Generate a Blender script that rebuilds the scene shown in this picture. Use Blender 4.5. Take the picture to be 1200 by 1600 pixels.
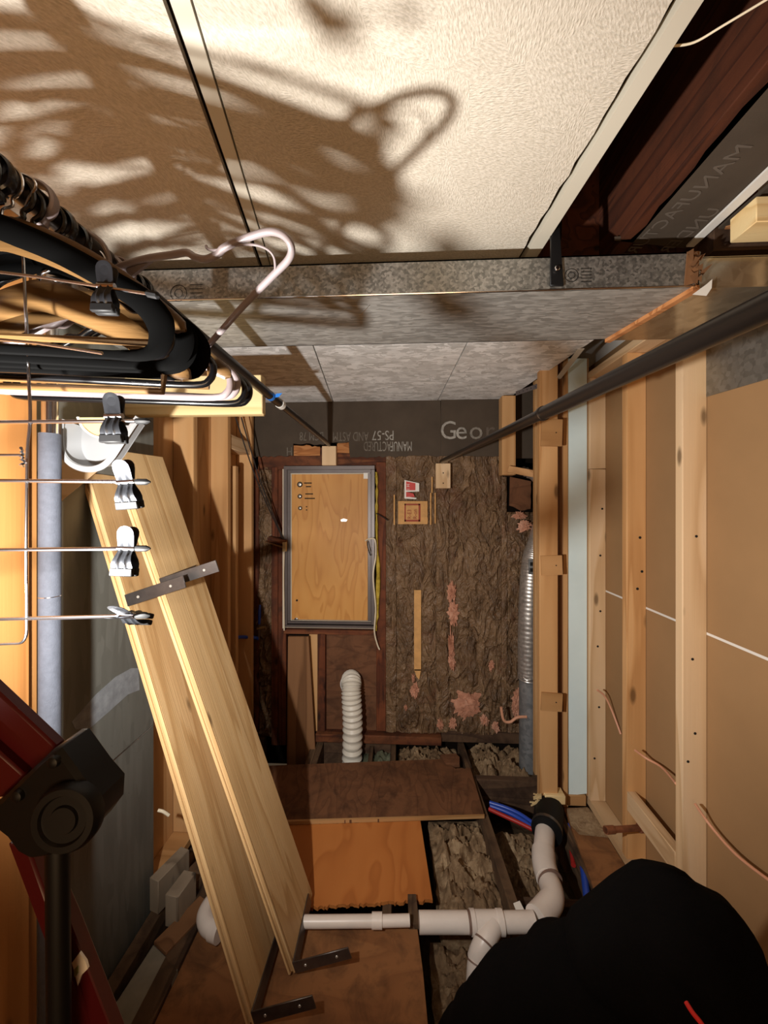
import bpy, bmesh, math, random
from mathutils import Vector, Matrix, noise
random.seed(7)
for o in list(bpy.data.objects): bpy.data.objects.remove(o)
SC = bpy.context.scene
COL = SC.collection
# ------------------------------------------------------------------ camera
CZ = 1.72
YAW = math.atan(30/600)
cam_d = bpy.data.cameras.new('camera'); cam = bpy.data.objects.new('camera', cam_d); COL.objects.link(cam)
cam_d.sensor_fit = 'HORIZONTAL'; cam_d.sensor_width = 36; cam_d.lens = 18
cam_d.shift_y = -10/1200; cam_d.clip_start = 0.02
cam.location = (0, 0, CZ); cam.rotation_euler = (math.pi/2, 0, YAW)
SC.camera = cam
# ------------------------------------------------------------------ world, lamps, exposure
w = bpy.data.worlds.new('world'); SC.world = w; w.use_nodes = True
w.node_tree.nodes['Background'].inputs[0].default_value = (0.9, 0.62, 0.38, 1)
w.node_tree.nodes['Background'].inputs[1].default_value = 0.05
def lamp(name, kind, loc, power, color, aim=None, **kw):
    d = bpy.data.lights.new(name, kind); d.energy = power; d.color = color
    for k, v in kw.items(): setattr(d, k, v)
    o = bpy.data.objects.new(name, d); COL.objects.link(o); o.location = loc
    if aim is not None:
        o.rotation_euler = Vector(aim).to_track_quat('-Z', 'Y').to_euler()
    return o
# the hand-held work light that hangs below the left rod, just outside the frame
lamp('work_light', 'SPOT', (-0.53, 0.30, CZ-0.17), 112, (1.0, 0.965, 0.92), aim=(0.18, 1.0, 0.26),
     spot_size=math.radians(154), spot_blend=0.55, shadow_soft_size=0.018)
# added warm fill behind the camera, standing in for bounce off the wood
lamp('fill_light', 'AREA', (0.0, -0.9, CZ-0.35), 11, (1.0, 0.62, 0.32), aim=(-0.1, 0.8, 0.8), shape='DISK', size=0.9)
SC.view_settings.view_transform = 'Standard'; SC.view_settings.look = 'None'
SC.view_settings.gamma = 1; SC.view_settings.use_curve_mapping = False
SC.view_settings.exposure = 0.25
# ------------------------------------------------------------------ measuring: a photo position on a real plane
CA, SA = math.cos(YAW), math.sin(YAW)
def ray(px, py):
    u = (px-600)/600; v = (790-py)/600
    return Vector((u*CA-SA, u*SA+CA, v))
def RX(px, py, X): r = ray(px, py); t = X/r.x; return Vector((X, r.y*t, CZ+r.z*t))
def RY(px, py, Y): r = ray(px, py); t = Y/r.y; return Vector((r.x*t, Y, CZ+r.z*t))
def RZ(px, py, Z): r = ray(px, py); t = (Z-CZ)/r.z; return Vector((r.x*t, r.y*t, Z))
# ------------------------------------------------------------------ mesh builder
V = Vector
class MB:
    def __init__(s): s.v = []; s.f = []
    def add(s, vs, fs):
        n = len(s.v); s.v += [V(p) for p in vs]; s.f += [tuple(i+n for i in f) for f in fs]; return s
    def box(s, x0, x1, y0, y1, z0, z1, rot=None, piv=None):
        vs = [V((x, y, z)) for z in (z0, z1) for y in (y0, y1) for x in (x0, x1)]
        if rot is not None:
            c = V(piv) if piv else V(((x0+x1)/2, (y0+y1)/2, (z0+z1)/2))
            vs = [c+rot @ (p-c) for p in vs]
        return s.add(vs, [(0,2,3,1),(4,5,7,6),(0,1,5,4),(2,6,7,3),(0,4,6,2),(1,3,7,5)])
    def beam(s, a, b, side, w, t):
        """bar from a to b; side = direction of its width w; thickness t"""
        a, b = V(a), V(b); d = (b-a).normalized(); sd = V(side); sd = (sd-d*sd.dot(d)).normalized(); n = d.cross(sd)
        vs = [p+sd*(i*w/2)+n*(j*t/2) for p in (a, b) for j in (-1, 1) for i in (-1, 1)]
        return s.add(vs, [(0,2,3,1),(4,5,7,6),(0,1,5,4),(2,6,7,3),(0,4,6,2),(1,3,7,5)])
    def prism(s, pts, ext):
        pts = [V(p) for p in pts]; ext = V(ext); n = len(pts)
        vs = pts+[p+ext for p in pts]
        return s.add(vs, [tuple(range(n-1, -1, -1)), tuple(range(n, 2*n))]+[(i, (i+1) % n, n+(i+1) % n, n+i) for i in range(n)])
    def sweep(s, pts, ra, rb, up=None, seg=10, closed=False, caps=True):
        """tube along pts; ra in-plane half size (perp. to up), rb half size along up"""
        pts = [V(p) for p in pts]; n = len(pts); rings = []
        ra = ra if isinstance(ra, (list, tuple)) else [ra]*n
        rb = rb if isinstance(rb, (list, tuple)) else ([rb]*n if rb is not None else ra)
        ref = None
        for i, p in enumerate(pts):
            if closed: d = pts[(i+1) % n]-pts[i-1]
            else: d = pts[min(i+1, n-1)]-pts[max(i-1, 0)]
            d.normalize()
            if up is not None: u = V(up); u = (u-d*u.dot(d)).normalized()
            else:
                if ref is None: ref = V((0, 0, 1)) if abs(d.z) < .9 else V((0, 1, 0))
                u = (ref-d*ref.dot(d)).normalized(); ref = u
            sd = d.cross(u)
            rings.append([p+sd*(math.cos(a)*ra[i])+u*(math.sin(a)*rb[i]) for a in [2*math.pi*k/seg for k in range(seg)]])
        base = len(s.v); s.v += [q for r in rings for q in r]
        m = n if closed else n-1
        for i in range(m):
            for k in range(seg):
                a = base+i*seg+k; b = base+i*seg+(k+1) % seg; j = (i+1) % n
                c = base+j*seg+(k+1) % seg; e = base+j*seg+k
                s.f.append((a, b, c, e))
        if caps and not closed:
            s.f.append(tuple(base+k for k in range(seg-1, -1, -1))); s.f.append(tuple(base+(n-1)*seg+k for k in range(seg)))
        return s
    def lathe(s, c, axis, prof, seg=24):
        """prof = [(dist along axis, radius)]"""
        ax = V(axis).normalized(); c = V(c); u = ax.orthogonal().normalized(); w_ = ax.cross(u); base = len(s.v); n = len(prof)
        for h, r in prof:
            s.v += [c+ax*h+(u*math.cos(t)+w_*math.sin(t))*r for t in [2*math.pi*k/seg for k in range(seg)]]
        for i in range(n-1):
            for k in range(seg):
                a = base+i*seg+k; b = base+i*seg+(k+1) % seg; s.f.append((a, b, b+seg, a+seg))
        s.f.append(tuple(base+k for k in range(seg-1, -1, -1))); s.f.append(tuple(base+(n-1)*seg+k for k in range(seg)))
        return s
    def grid(s, o, du, dv, nu, nv, fn):
        o, du, dv = V(o), V(du), V(dv); n = du.cross(dv).normalized(); base = len(s.v)
        for j in range(nv+1):
            for i in range(nu+1):
                a, b = i/nu, j/nv; p = o+du*a+dv*b; s.v.append(p+n*fn(a, b, p))
        for j in range(nv):
            for i in range(nu):
                k = base+j*(nu+1)+i; s.f.append((k, k+1, k+nu+2, k+nu+1))
        return s
def spline(pts, k=8, closed=False):
    pts = [V(p) for p in pts]; n = len(pts); out = []
    for i in range(n if closed else n-1):
        if closed: p0, p1, p2, p3 = pts[i-1], pts[i], pts[(i+1) % n], pts[(i+2) % n]
        else: p0, p1, p2, p3 = pts[max(i-1, 0)], pts[i], pts[i+1], pts[min(i+2, n-1)]
        for j in range(k):
            t = j/k
            out.append(.5*((2*p1)+(p2-p0)*t+(2*p0-5*p1+4*p2-p3)*t*t+(3*p1-p0-3*p2+p3)*t*t*t))
    if not closed: out.append(pts[-1])
    return out
def tag(o, label=None, cat=None, group=None, kind=None):
    if label: o['label'] = label
    if cat: o['category'] = cat
    if group: o['group'] = group
    if kind: o['kind'] = kind
    return o
def finish(me, smooth=True, bevel=0):
    bm = bmesh.new(); bm.from_mesh(me)
    bmesh.ops.recalc_face_normals(bm, faces=bm.faces)
    if bevel: bmesh.ops.bevel(bm, geom=[e for e in bm.edges if len(e.link_faces) == 2 and e.calc_face_angle(0) > .9], offset=bevel, segments=1, affect='EDGES')
    bm.to_mesh(me); bm.free()
    if smooth:
        for p in me.polygons: p.use_smooth = True
        me.set_sharp_from_angle(angle=math.radians(38))
def mk(name, mb, mat, parent=None, label=None, cat=None, group=None, kind=None, bevel=0, smooth=True, local=False):
    """local=True: vertices already in the parent's (or own) local frame"""
    me = bpy.data.meshes.new(name)
    if parent is not None:
        off = V((0, 0, 0)) if local else V(parent['_o'])
    else:
        lo = V([min(p[i] for p in mb.v) for i in range(3)]); hi = V([max(p[i] for p in mb.v) for i in range(3)])
        off = V(((lo.x+hi.x)/2, (lo.y+hi.y)/2, lo.z))
    me.from_pydata([p-off for p in mb.v], [], mb.f); me.update()
    finish(me, smooth, bevel)
    me.materials.append(mat)
    o = bpy.data.objects.new(name, me); COL.objects.link(o)
    if parent is not None: o.parent = parent; o['_o'] = list(off)
    else: o.location = off; o['_o'] = list(off)
    return tag(o, label, cat, group, kind)
def root(name, loc, label=None, cat=None, group=None, kind=None):
    o = bpy.data.objects.new(name, None); COL.objects.link(o); o.location = loc; o['_o'] = list(loc)
    o.empty_display_size = .05
    return tag(o, label, cat, group, kind)
def copy_tree(o, parent=None):
    c = o.copy(); COL.objects.link(c)
    if parent is not None: c.parent = parent
    for ch in list(o.children): copy_tree(ch, c)
    return c
# ------------------------------------------------------------------ materials
def lin(c): c /= 255; return c/12.92 if c <= .04045 else ((c+.055)/1.055)**2.4
def rgb(r, g, b): return (lin(r), lin(g), lin(b), 1)
class NT:
    def __init__(s, name):
        m = bpy.data.materials.new(name); m.use_nodes = True; s.m = m; s.t = m.node_tree; s.b = s.t.nodes['Principled BSDF']
    def n(s, typ, **kw):
        x = s.t.nodes.new(typ)
        for k, v in kw.items(): setattr(x, k, v)
        return x
    def l(s, a, b): s.t.links.new(a, b)
    def coords(s, scale, rnd=True, rot=(0, 0, 0)):
        tc = s.n('ShaderNodeTexCoord'); mp = s.n('ShaderNodeMapping'); mp.inputs['Scale'].default_value = scale; mp.inputs['Rotation'].default_value = rot
        src = tc.outputs['Object']
        if rnd:
            oi = s.n('ShaderNodeObjectInfo'); mu = s.n('ShaderNodeMath', operation='MULTIPLY'); mu.inputs[1].default_value = 17.3
            s.l(oi.outputs['Random'], mu.inputs[0]); ad = s.n('ShaderNodeVectorMath', operation='ADD')
            s.l(src, ad.inputs[0]); s.l(mu.outputs[0], ad.inputs[1]); src = ad.outputs[0]
        s.l(src, mp.inputs['Vector']); return mp.outputs[0]
    def noise(s, vec, scale, detail=3, rough=.55, dist=0):
        x = s.n('ShaderNodeTexNoise'); x.inputs['Scale'].default_value = scale; x.inputs['Detail'].default_value = detail
        x.inputs['Roughness'].default_value = rough; x.inputs['Distortion'].default_value = dist
        if vec is not None: s.l(vec, x.inputs['Vector'])
        return x.outputs['Fac']
    def math(s, op, a, b=None):
        x = s.n('ShaderNodeMath', operation=op)
        for i, q in enumerate((a, b)):
            if q is None: continue
            if isinstance(q, (int, float)): x.inputs[i].default_value = q
            else: s.l(q, x.inputs[i])
        return x.outputs[0]
    def ramp(s, fac, stops):
        x = s.n('ShaderNodeValToRGB'); e = x.color_ramp.elements
        while len(e) < len(stops): e.new(.5)
        for i, (p, c) in enumerate(stops): e[i].position = p; e[i].color = c
        s.l(fac, x.inputs[0]); return x.outputs[0]
    def mix(s, fac, a, b, mode='MIX'):
        x = s.n('ShaderNodeMix', data_type='RGBA', blend_type=mode)
        if isinstance(fac, (int, float)): x.inputs[0].default_value = fac
        else: s.l(fac, x.inputs[0])
        for i, q in ((6, a), (7, b)):
            if isinstance(q, tuple): x.inputs[i].default_value = q
            else: s.l(q, x.inputs[i])
        return x.outputs[2]
    def bump(s, h, dist, strength=1.0):
        x = s.n('ShaderNodeBump'); x.inputs['Distance'].default_value = dist; x.inputs['Strength'].default_value = strength
        s.l(h, x.inputs['Height']); s.l(x.outputs[0], s.b.inputs['Normal'])
    def set(s, **kw):
        for k, v in kw.items():
            q = s.b.inputs[k.replace('_', ' ')]
            if isinstance(v, (int, float, tuple)): q.default_value = v
            else: s.l(v, q)
        return s
def W1(v): return (v, v, v, 1)
def wood(name, dark, mid, light, axis='z', grain=1.0, contour=7, knots=True, rough=.6, stretch=.07, bump=.0008, stain=0.0, spec=.3, knotscale=1.0, soft=.2):
    s = NT(name); ai = 'xyz'.index(axis)
    sc = [7*grain]*3; sc[ai] *= stretch
    v = s.coords(tuple(sc)); n1 = s.noise(v, 1.0, 2, .5, .3)
    bands = s.math('FRACT', s.math('MULTIPLY', n1, contour))
    b2 = s.ramp(bands, [(0, W1(0)), (.55, W1(.35)), (.9, W1(1)), (1, W1(0))])
    sc2 = [160*grain]*3; sc2[ai] *= .02
    fine = s.noise(s.coords(tuple(sc2)), 1, 2, .6)
    base = s.mix(soft, s.ramp(b2, [(0, light), (.5, mid), (1, dark)]), mid)
    base = s.mix(s.math('MULTIPLY', fine, .55), base, mid)
    big = s.noise(s.coords((3, 3, 3)), 1, 3, .5)
    base = s.mix(s.math('MULTIPLY', big, .35), base, dark, 'MIX')
    if stain:
        st = s.noise(s.coords((5, 5, 5)), 1.7, 5, .65, .5)
        f = s.ramp(st, [(.45, W1(0)), (.66, W1(stain))]); base = s.mix(f, base, rgb(38, 24, 16))
    if knots:
        sk = [9*knotscale]*3; sk[ai] = 3.2*knotscale
        vo = s.n('ShaderNodeTexVoronoi'); s.l(s.coords(tuple(sk)), vo.inputs['Vector']); vo.inputs['Scale'].default_value = 1
        f = s.ramp(vo.outputs['Distance'], [(.06, W1(.85)), (.13, W1(0))])
        dk = tuple(c*.33 for c in dark[:3])+(1,)
        base = s.mix(f, base, dk)
    oi = s.n('ShaderNodeObjectInfo'); br = s.math('ADD', s.math('MULTIPLY', oi.outputs['Random'], .22), .88)
    hsv = s.n('ShaderNodeHueSaturation'); s.l(base, hsv.inputs['Color']); s.l(br, hsv.inputs['Value'])
    s.set(Base_Color=hsv.outputs[0], Roughness=rough); s.b.inputs['Specular IOR Level'].default_value = spec
    s.bump(s.mix(.5, fine, bands), bump); return s.m
def plain(name, col, rough=.5, metal=0, nscale=0, namp=.25, bump=0, bscale=60, spec=.5, coat=0):
    s = NT(name); base = col
    if nscale:
        nz = s.noise(s.coords((1, 1, 1)), nscale, 4, .6); dk = tuple(c*(1-namp) for c in col[:3])+(1,)
        lt = tuple(min(1, c*(1+namp)) for c in col[:3])+(1,)
        base = s.ramp(nz, [(.3, dk), (.7, lt)])
    s.set(Base_Color=base, Roughness=rough, Metallic=metal); s.b.inputs['Specular IOR Level'].default_value = spec
    if coat: s.b.inputs['Coat Weight'].default_value = coat
    if bump: s.bump(s.noise(s.coords((1, 1, 1)), bscale, 3, .6), bump)
    return s.m
def galvanised(name, c0, c1, rough0, rough1, scale=75, streak=(1, 1, 1), bump=.0, metal=.85):
    s = NT(name); v = s.coords(streak)
    vo = s.n('ShaderNodeTexVoronoi'); vo.inputs['Scale'].default_value = scale; s.l(v, vo.inputs['Vector'])
    sep = s.n('ShaderNodeSeparateColor'); s.l(vo.outputs['Color'], sep.inputs[0])
    nz = s.noise(v, scale*.5, 4, .6); f = s.math('MULTIPLY', s.math('ADD', sep.outputs[0], nz), .5)
    big = s.noise(s.coords((1, 1, 1)), 4, 4, .6)
    col = s.ramp(f, [(.3, c0), (.75, c1)]); col = s.mix(s.math('MULTIPLY', big, .35), col, c0)
    r = s.n('ShaderNodeMapRange'); r.inputs['To Min'].default_value = rough0; r.inputs['To Max'].default_value = rough1; s.l(f, r.inputs[0])
    s.set(Base_Color=col, Roughness=r.outputs[0], Metallic=metal)
    if bump: s.bump(big, bump)
    return s.m
M = {}
M['pine'] = wood('new_pine', rgb(186,150,108), rgb(216,186,146), rgb(228,202,168), 'z', .8, 5, knotscale=.9)
M['pine_x'] = wood('new_pine_across', rgb(206,170,112), rgb(232,205,152), rgb(242,222,172), 'x', .8, 6, knots=False)
M['pine_y'] = wood('new_pine_along', rgb(180,144,102), rgb(210,178,138), rgb(222,194,156), 'y', .8, 5)
M['fir'] = wood('aged_fir', rgb(166,118,70), rgb(202,156,104), rgb(216,174,124), 'z', .8, 5, knotscale=.8)
M['fir_x'] = wood('aged_fir_across', rgb(150,106,62), rgb(184,140,90), rgb(200,156,108), 'x', .8, 5)
M['shelf'] = wood('shelf_pine', rgb(164,126,80), rgb(196,162,114), rgb(212,182,136), 'z', 1.0, 6, bump=.0016, rough=.55)
M['redwood'] = wood('old_redwood_stud', rgb(58,28,16), rgb(104,54,30), rgb(132,74,42), 'z', 1.1, 6, rough=.75, stain=.6)
M['redwood_x'] = wood('old_redwood_beam', rgb(62,30,18), rgb(112,62,36), rgb(146,92,56), 'x', 1.1, 6, rough=.75, stain=.7)
M['joist_dark'] = wood('dark_ceiling_joist', rgb(40,18,10), rgb(76,38,22), rgb(100,54,32), 'y', 1.4, 8, rough=.7, stain=.4)
M['joist_floor'] = wood('weathered_floor_joist', rgb(58,42,30), rgb(92,70,50), rgb(118,92,66), 'y', 1.1, 6, rough=.85, stain=.7)
M['joist_floor_x'] = wood('weathered_floor_header', rgb(54,38,28), rgb(84,62,46), rgb(104,80,58), 'x', 1.1, 6, rough=.85, stain=.7)
M['offcut'] = wood('grey_offcut', rgb(92,80,66), rgb(132,118,100), rgb(156,142,122), 'z', 1, 5, rough=.85)
M['plank'] = wood('brown_old_plank', rgb(88,58,34), rgb(130,92,60), rgb(146,106,72), 'z', .7, 4, rough=.8, knots=False)
M['ply_window'] = wood('golden_plywood', rgb(158,98,42), rgb(202,146,76), rgb(220,170,98), 'z', .9, 8, knots=False, stretch=.22, rough=.5, soft=.55)
M['ply_orange'] = wood('orange_plywood', rgb(138,78,34), rgb(176,108,52), rgb(194,128,68), 'y', .6, 6, stretch=.3, rough=.65, knotscale=.5, soft=.55)
M['ply_dark'] = wood('dark_plywood', rgb(66,40,24), rgb(112,74,48), rgb(132,90,60), 'y', .9, 9, knots=False, stretch=.3, rough=.75, stain=.5, soft=.55)
M['ply_brown'] = wood('brown_plywood', rgb(104,66,38), rgb(142,96,58), rgb(156,110,68), 'x', .6, 6, knots=False, stretch=.3, rough=.75, stain=.5, soft=.55)
M['ply_wall'] = wood('wall_plywood', rgb(78,48,30), rgb(118,78,52), rgb(136,94,66), 'x', .8, 8, knots=False, stretch=.3, rough=.8, stain=.5, soft=.55)
M['panel'] = wood('orange_wall_boards', rgb(146,96,50), rgb(178,124,70), rgb(190,140,86), 'z', .8, 5, knotscale=.8, rough=.5)
M['hang_wood'] = wood('hanger_wood', rgb(52,36,20), rgb(88,64,36), rgb(116,88,54), 'x', 1.5, 5, knots=False, rough=.3, spec=.5)
M['fibre'] = plain('dark_fibreboard', rgb(74,64,54), .85, 0, 5, .16, .0004, 400, .2)
M['stencil'] = plain('grey_stencil_ink', rgb(150,146,138), .9, 0, 45, .35)
M['stencil_dim'] = plain('faded_stencil_ink', rgb(104,96,86), .9, 0, 45, .35)
M['stencil_dim3'] = plain('worn_stencil_ink', rgb(128,122,112), .9, 0, 45, .35)
M['stencil_dim2'] = plain('very_faded_ink', rgb(92,82,72), .9)
M['torn'] = wood('torn_wood_fibre', rgb(130,80,42), rgb(178,118,70), rgb(206,150,98), 'x', 2, 5, knots=False, rough=.9, stretch=.2, bump=.002)
M['drywall'] = plain('brown_drywall_back', rgb(154,121,84), .85, 0, 2.2, .07, .0002, 300, .2)
M['gypsum'] = plain('white_gypsum_core', rgb(226,222,214), .85)
M['blue'] = plain('pale_blue_paint', rgb(216,236,238), .55, 0, 3, .05, .0004, 120)
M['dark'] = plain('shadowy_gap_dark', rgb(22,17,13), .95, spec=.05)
M['edge'] = plain('gap_shade_black', rgb(40,32,20), .9, spec=.1)  # brown-black colour stands in for shade in the open panel gap
M['earth'] = plain('crawlspace_soil', rgb(70,56,42), .95, 0, 14, .5, .012, 26, .1)
M['bar'] = plain('cream_ceiling_bar', rgb(190,184,168), .45)
M['white_bar'] = plain('white_painted_strip', rgb(222,220,214), .45)
M['black_metal'] = plain('black_bronze_rod', rgb(46,40,36), .32, .7, spec=.5)
M['black_flat'] = plain('black_steel_strap', rgb(26,26,27), .38, .4)
M['steel'] = plain('dark_steel_bracket', rgb(112,108,106), .36, .9, 30, .15)
M['chrome'] = plain('bright_steel', rgb(205,205,208), .18, 1)
M['clip'] = plain('dull_clip_steel', rgb(52,54,58), .34, .8, 40, .1)
M['hole'] = plain('screw_hole', rgb(205,200,190), .4, .6)
M['blackhole'] = plain('dark_screw_hole', rgb(20,16,12), .9)
M['velvet'] = plain('black_hanger_velvet', rgb(2,2,2), .9, spec=.05)
M['black_plastic'] = plain('black_hanger_plastic', rgb(7,7,8), .22, spec=.5)
M['lilac'] = plain('grey_lilac_plastic', rgb(124,112,112), .42)
M['silver_alu'] = plain('silver_hanger_tube', rgb(120,110,110), .4, .2)
M['rubber'] = plain('black_rubber', rgb(10,10,11), .6, spec=.25)
M['ladder_red'] = plain('dark_red_ladder_enamel', rgb(66,10,14), .35, spec=.4)
M['ladder_black'] = plain('black_ladder_plastic', rgb(7,7,8), .45, spec=.3)
M['pvc'] = plain('white_pvc', rgb(222,212,202), .35, 0, 6, .08)
M['pvc_ring'] = plain('pvc_joint_cement', rgb(120,96,84), .5)
M['hose'] = plain('cream_corrugated_plastic', rgb(216,210,196), .45)
M['foam_pipe'] = plain('grey_foam_sleeve', rgb(80,84,94), .75, 0, 60, .12, .0008, 300, .35)
M['pex_blue'] = plain('blue_pipe', rgb(34,70,168), .35)
M['pex_red'] = plain('red_pipe', rgb(160,40,36), .35)
M['cord'] = plain('black_cord', rgb(30,20,14), .7)
M['cable_w'] = plain('white_cable', rgb(218,206,180), .5)
M['cable_p'] = plain('pink_cable', rgb(214,156,124), .5)
M['copper'] = plain('dull_copper', rgb(150,98,70), .5, .6, 40, .3)
M['brass'] = plain('dull_brass', rgb(170,150,110), .4, .8)
M['tape_blue'] = plain('blue_tape', rgb(36,120,210), .5)
M['label_w'] = plain('white_label', rgb(226,224,216), .5)
M['label_red'] = plain('red_label', rgb(196,64,58), .6)
M['label_tan'] = plain('tan_label_paper', rgb(204,156,96), .75, 0, 20, .15)
M['label_ink'] = plain('red_brown_ink', rgb(150,62,40), .7)
M['frame_grey'] = plain('grey_window_frame', rgb(98,90,88), .4, .3, 8, .1)
M['caulk'] = plain('cream_caulk', rgb(206,196,176), .7)
M['tray'] = plain('pale_grey_plastic', rgb(140,142,144), .45)
M['black_cloth'] = plain('black_sweatshirt_cloth', rgb(10,9,9), .95, 0, 8, .2, .001, 500, .05)
M['denim'] = plain('dark_trouser_cloth', rgb(30,32,40), .9, 0, 40, .2)
M['skin'] = plain('skin', rgb(176,118,92), .5)
M['red_cord'] = plain('red_drawcord', rgb(214,44,44), .5)
M['duct_front'] = galvanised('galvanised_spangle', rgb(120,120,116), rgb(178,176,170), .42, .6, 150)
M['duct_under'] = galvanised('galvanised_streaked', rgb(134,133,128), rgb(178,177,172), .5, .62, 80, (.4, 1.6, 1), 0, .5)
M['duct_shiny'] = galvanised('smooth_sheet_steel', rgb(150,140,122), rgb(176,168,150), .14, .2, 30)
M['plenum'] = galvanised('dull_sheet_steel', rgb(124,124,116), rgb(138,138,130), .44, .55, 45, (1, 1, .15), .003, .5)
M['wall_metal'] = galvanised('grey_sheet_steel', rgb(132,130,124), rgb(158,156,150), .4, .55, 60)
M['boot'] = plain('boot_sheet_metal', rgb(134,130,116), .6, .3, 12, .15)  # less metallic than the casing, so the boot comes out brighter
M['foil'] = galvanised('foil_duct', rgb(190,188,184), rgb(222,220,216), .3, .42, 60, (1, 1, 1), 0, .8)
M['grey_pipe'] = galvanised('round_steel_duct', rgb(140,144,146), rgb(168,170,172), .35, .5, 40, (1, 1, 1), 0, .6)
def tile_mat(name, leafy):
    s = NT(name)
    if leafy:
        vo = s.n('ShaderNodeTexVoronoi'); vo.inputs['Scale'].default_value = 26; vo.distance = 'MINKOWSKI'
        v = s.coords((.75, 1.6, 1)); nz = s.n('ShaderNodeTexNoise'); nz.inputs['Scale'].default_value = 8; s.l(v, nz.inputs['Vector'])
        mv = s.n('ShaderNodeMix', data_type='VECTOR'); mv.inputs[0].default_value = .12; s.l(v, mv.inputs[4]); s.l(nz.outputs['Color'], mv.inputs[5]); s.l(mv.outputs[1], vo.inputs['Vector'])
        sep = s.n('ShaderNodeSeparateColor'); s.l(vo.outputs['Color'], sep.inputs[0])
        fn = s.noise(s.coords((40, 160, 40)), 1, 2); h = s.math('ADD', s.math('MULTIPLY', sep.outputs[0], 1.0), s.math('MULTIPLY', fn, .5))
        col = s.ramp(sep.outputs[1], [(.1, rgb(205,204,200)), (.9, rgb(252,252,250))])
        s.set(Base_Color=col, Roughness=.8); s.bump(h, .0022)
    else:
        # combed patches: each voronoi cell carries fine strokes in its own direction
        v = s.coords((1, 1, 1)); vo = s.n('ShaderNodeTexVoronoi'); vo.inputs['Scale'].default_value = 8; s.l(v, vo.inputs['Vector'])
        vm = s.n('ShaderNodeVectorRotate', rotation_type='Z_AXIS'); s.l(v, vm.inputs['Vector'])
        sep = s.n('ShaderNodeSeparateColor'); s.l(vo.outputs['Color'], sep.inputs[0]); s.l(s.math('MULTIPLY', sep.outputs[0], 1.6), vm.inputs['Angle'])
        mp = s.n('ShaderNodeMapping'); mp.inputs['Scale'].default_value = (330, 110, 150); s.l(vm.outputs[0], mp.inputs['Vector'])
        h = s.noise(mp.outputs[0], 1, 2, .5)
        col = s.ramp(h, [(.3, rgb(176,168,152)), (.65, rgb(202,194,180))]); tint = s.mix(s.math('MULTIPLY', sep.outputs[1], .10), col, rgb(156,142,120))
        s.set(Base_Color=tint, Roughness=.75); s.bump(h, .0022)
    return s.m
M['tile'] = tile_mat('textured_ceiling_panel', False); M['tile_leaf'] = tile_mat('leaf_pattern_ceiling_panel', True)
def kraft():
    s = NT('brown_kraft_paper'); v = s.coords((1, 1, 1))
    a = s.noise(s.coords((1.7, 1, .8)), 6, 4, .55, 1.0); b = s.noise(v, 34, 3, .6, 1.5); c = s.noise(s.coords((70, 70, 4)), 1, 2)
    col = s.ramp(a, [(.25, rgb(82,62,44)), (.5, rgb(116,90,64)), (.75, rgb(144,116,86))])
    col = s.mix(s.ramp(s.noise(v, 4, 3, .6, 1.2), [(.55, W1(0)), (.7, W1(.35))]), col, rgb(104,58,44))
    col = s.mix(s.ramp(s.noise(v, 5, 5, .7, .6), [(.58, W1(0)), (.75, W1(.5))]), col, rgb(60,48,38))
    rg = s.math('ABSOLUTE', s.math('SUBTRACT', a, .5)); rb_ = s.math('ABSOLUTE', s.math('SUBTRACT', b, .5))
    s.set(Base_Color=col, Roughness=.42); s.bump(s.math('ADD', s.math('MULTIPLY', rg, 1.8), s.math('ADD', s.math('MULTIPLY', rb_, .22), s.math('MULTIPLY', c, .05))), .05, 1.0)
    return s.m
M['kraft'] = kraft()
def fluff(name, a, b, c, sc=30):
    s = NT(name); v = s.coords((1, 1, 1)); n1 = s.noise(v, sc, 6, .75, 1.0); n2 = s.noise(v, sc*.25, 4, .6, .5)
    f = s.math('MULTIPLY', s.math('ADD', n1, n2), .5)
    s.set(Base_Color=s.ramp(f, [(.32, a), (.5, b), (.66, c)]), Roughness=.95); s.b.inputs['Specular IOR Level'].default_value = .1
    s.bump(n1, .007); return s.m
M['pink'] = fluff('pink_glass_wool', rgb(156,104,80), rgb(196,142,116), rgb(218,172,148))
M['yellow'] = fluff('yellow_foam', rgb(110,92,30), rgb(186,160,62), rgb(214,194,104))
M['grey_wool'] = fluff('dirty_grey_wool', rgb(66,50,36), rgb(128,104,78), rgb(176,152,120), 22)
M['green_wool'] = fluff('dirty_green_wool', rgb(48,50,38), rgb(90,92,74), rgb(128,126,104), 20)
# ================================================================== STRUCTURE
CEIL = CZ+.756
YB = 2.8       # back wall face
# ---- ceiling
ceiling = root('ceiling', (0, 1.2, CEIL), kind='structure')
def cl(p0, p1):   # a photo line on the ceiling plane -> x as a function of y
    a, b = RZ(*p0, CEIL), RZ(*p1, CEIL); k = (b.x-a.x)/(b.y-a.y)
    return lambda y: a.x+(y-a.y)*k
lA, lB = cl((260, 0), (404, 405)), cl((298, 0), (419, 405))
lC, lD, lE = cl((1052, 0), (808, 405)), cl((1064, 0), (816, 405)), cl((1096, 0), (835, 405))
y0, y1 = -.7, 1.30
def slab(f0, f1, ya, yb, za, zb, n=1, jit=0):
    L = [(f0(ya+(yb-ya)*i/n), ya+(yb-ya)*i/n) for i in range(n+1)]
    R = [(f1(ya+(yb-ya)*i/n)+random.uniform(-jit, jit), ya+(yb-ya)*i/n) for i in range(n+1)]
    return MB().prism([(x, y, za) for x, y in L+R[::-1]], (0, 0, zb-za))
mk('ceiling_panel', slab(lambda y: -1.2, lambda y: lA(y)-.006, y0, y1, CEIL, CEIL+.015), M['tile'], ceiling)
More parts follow.
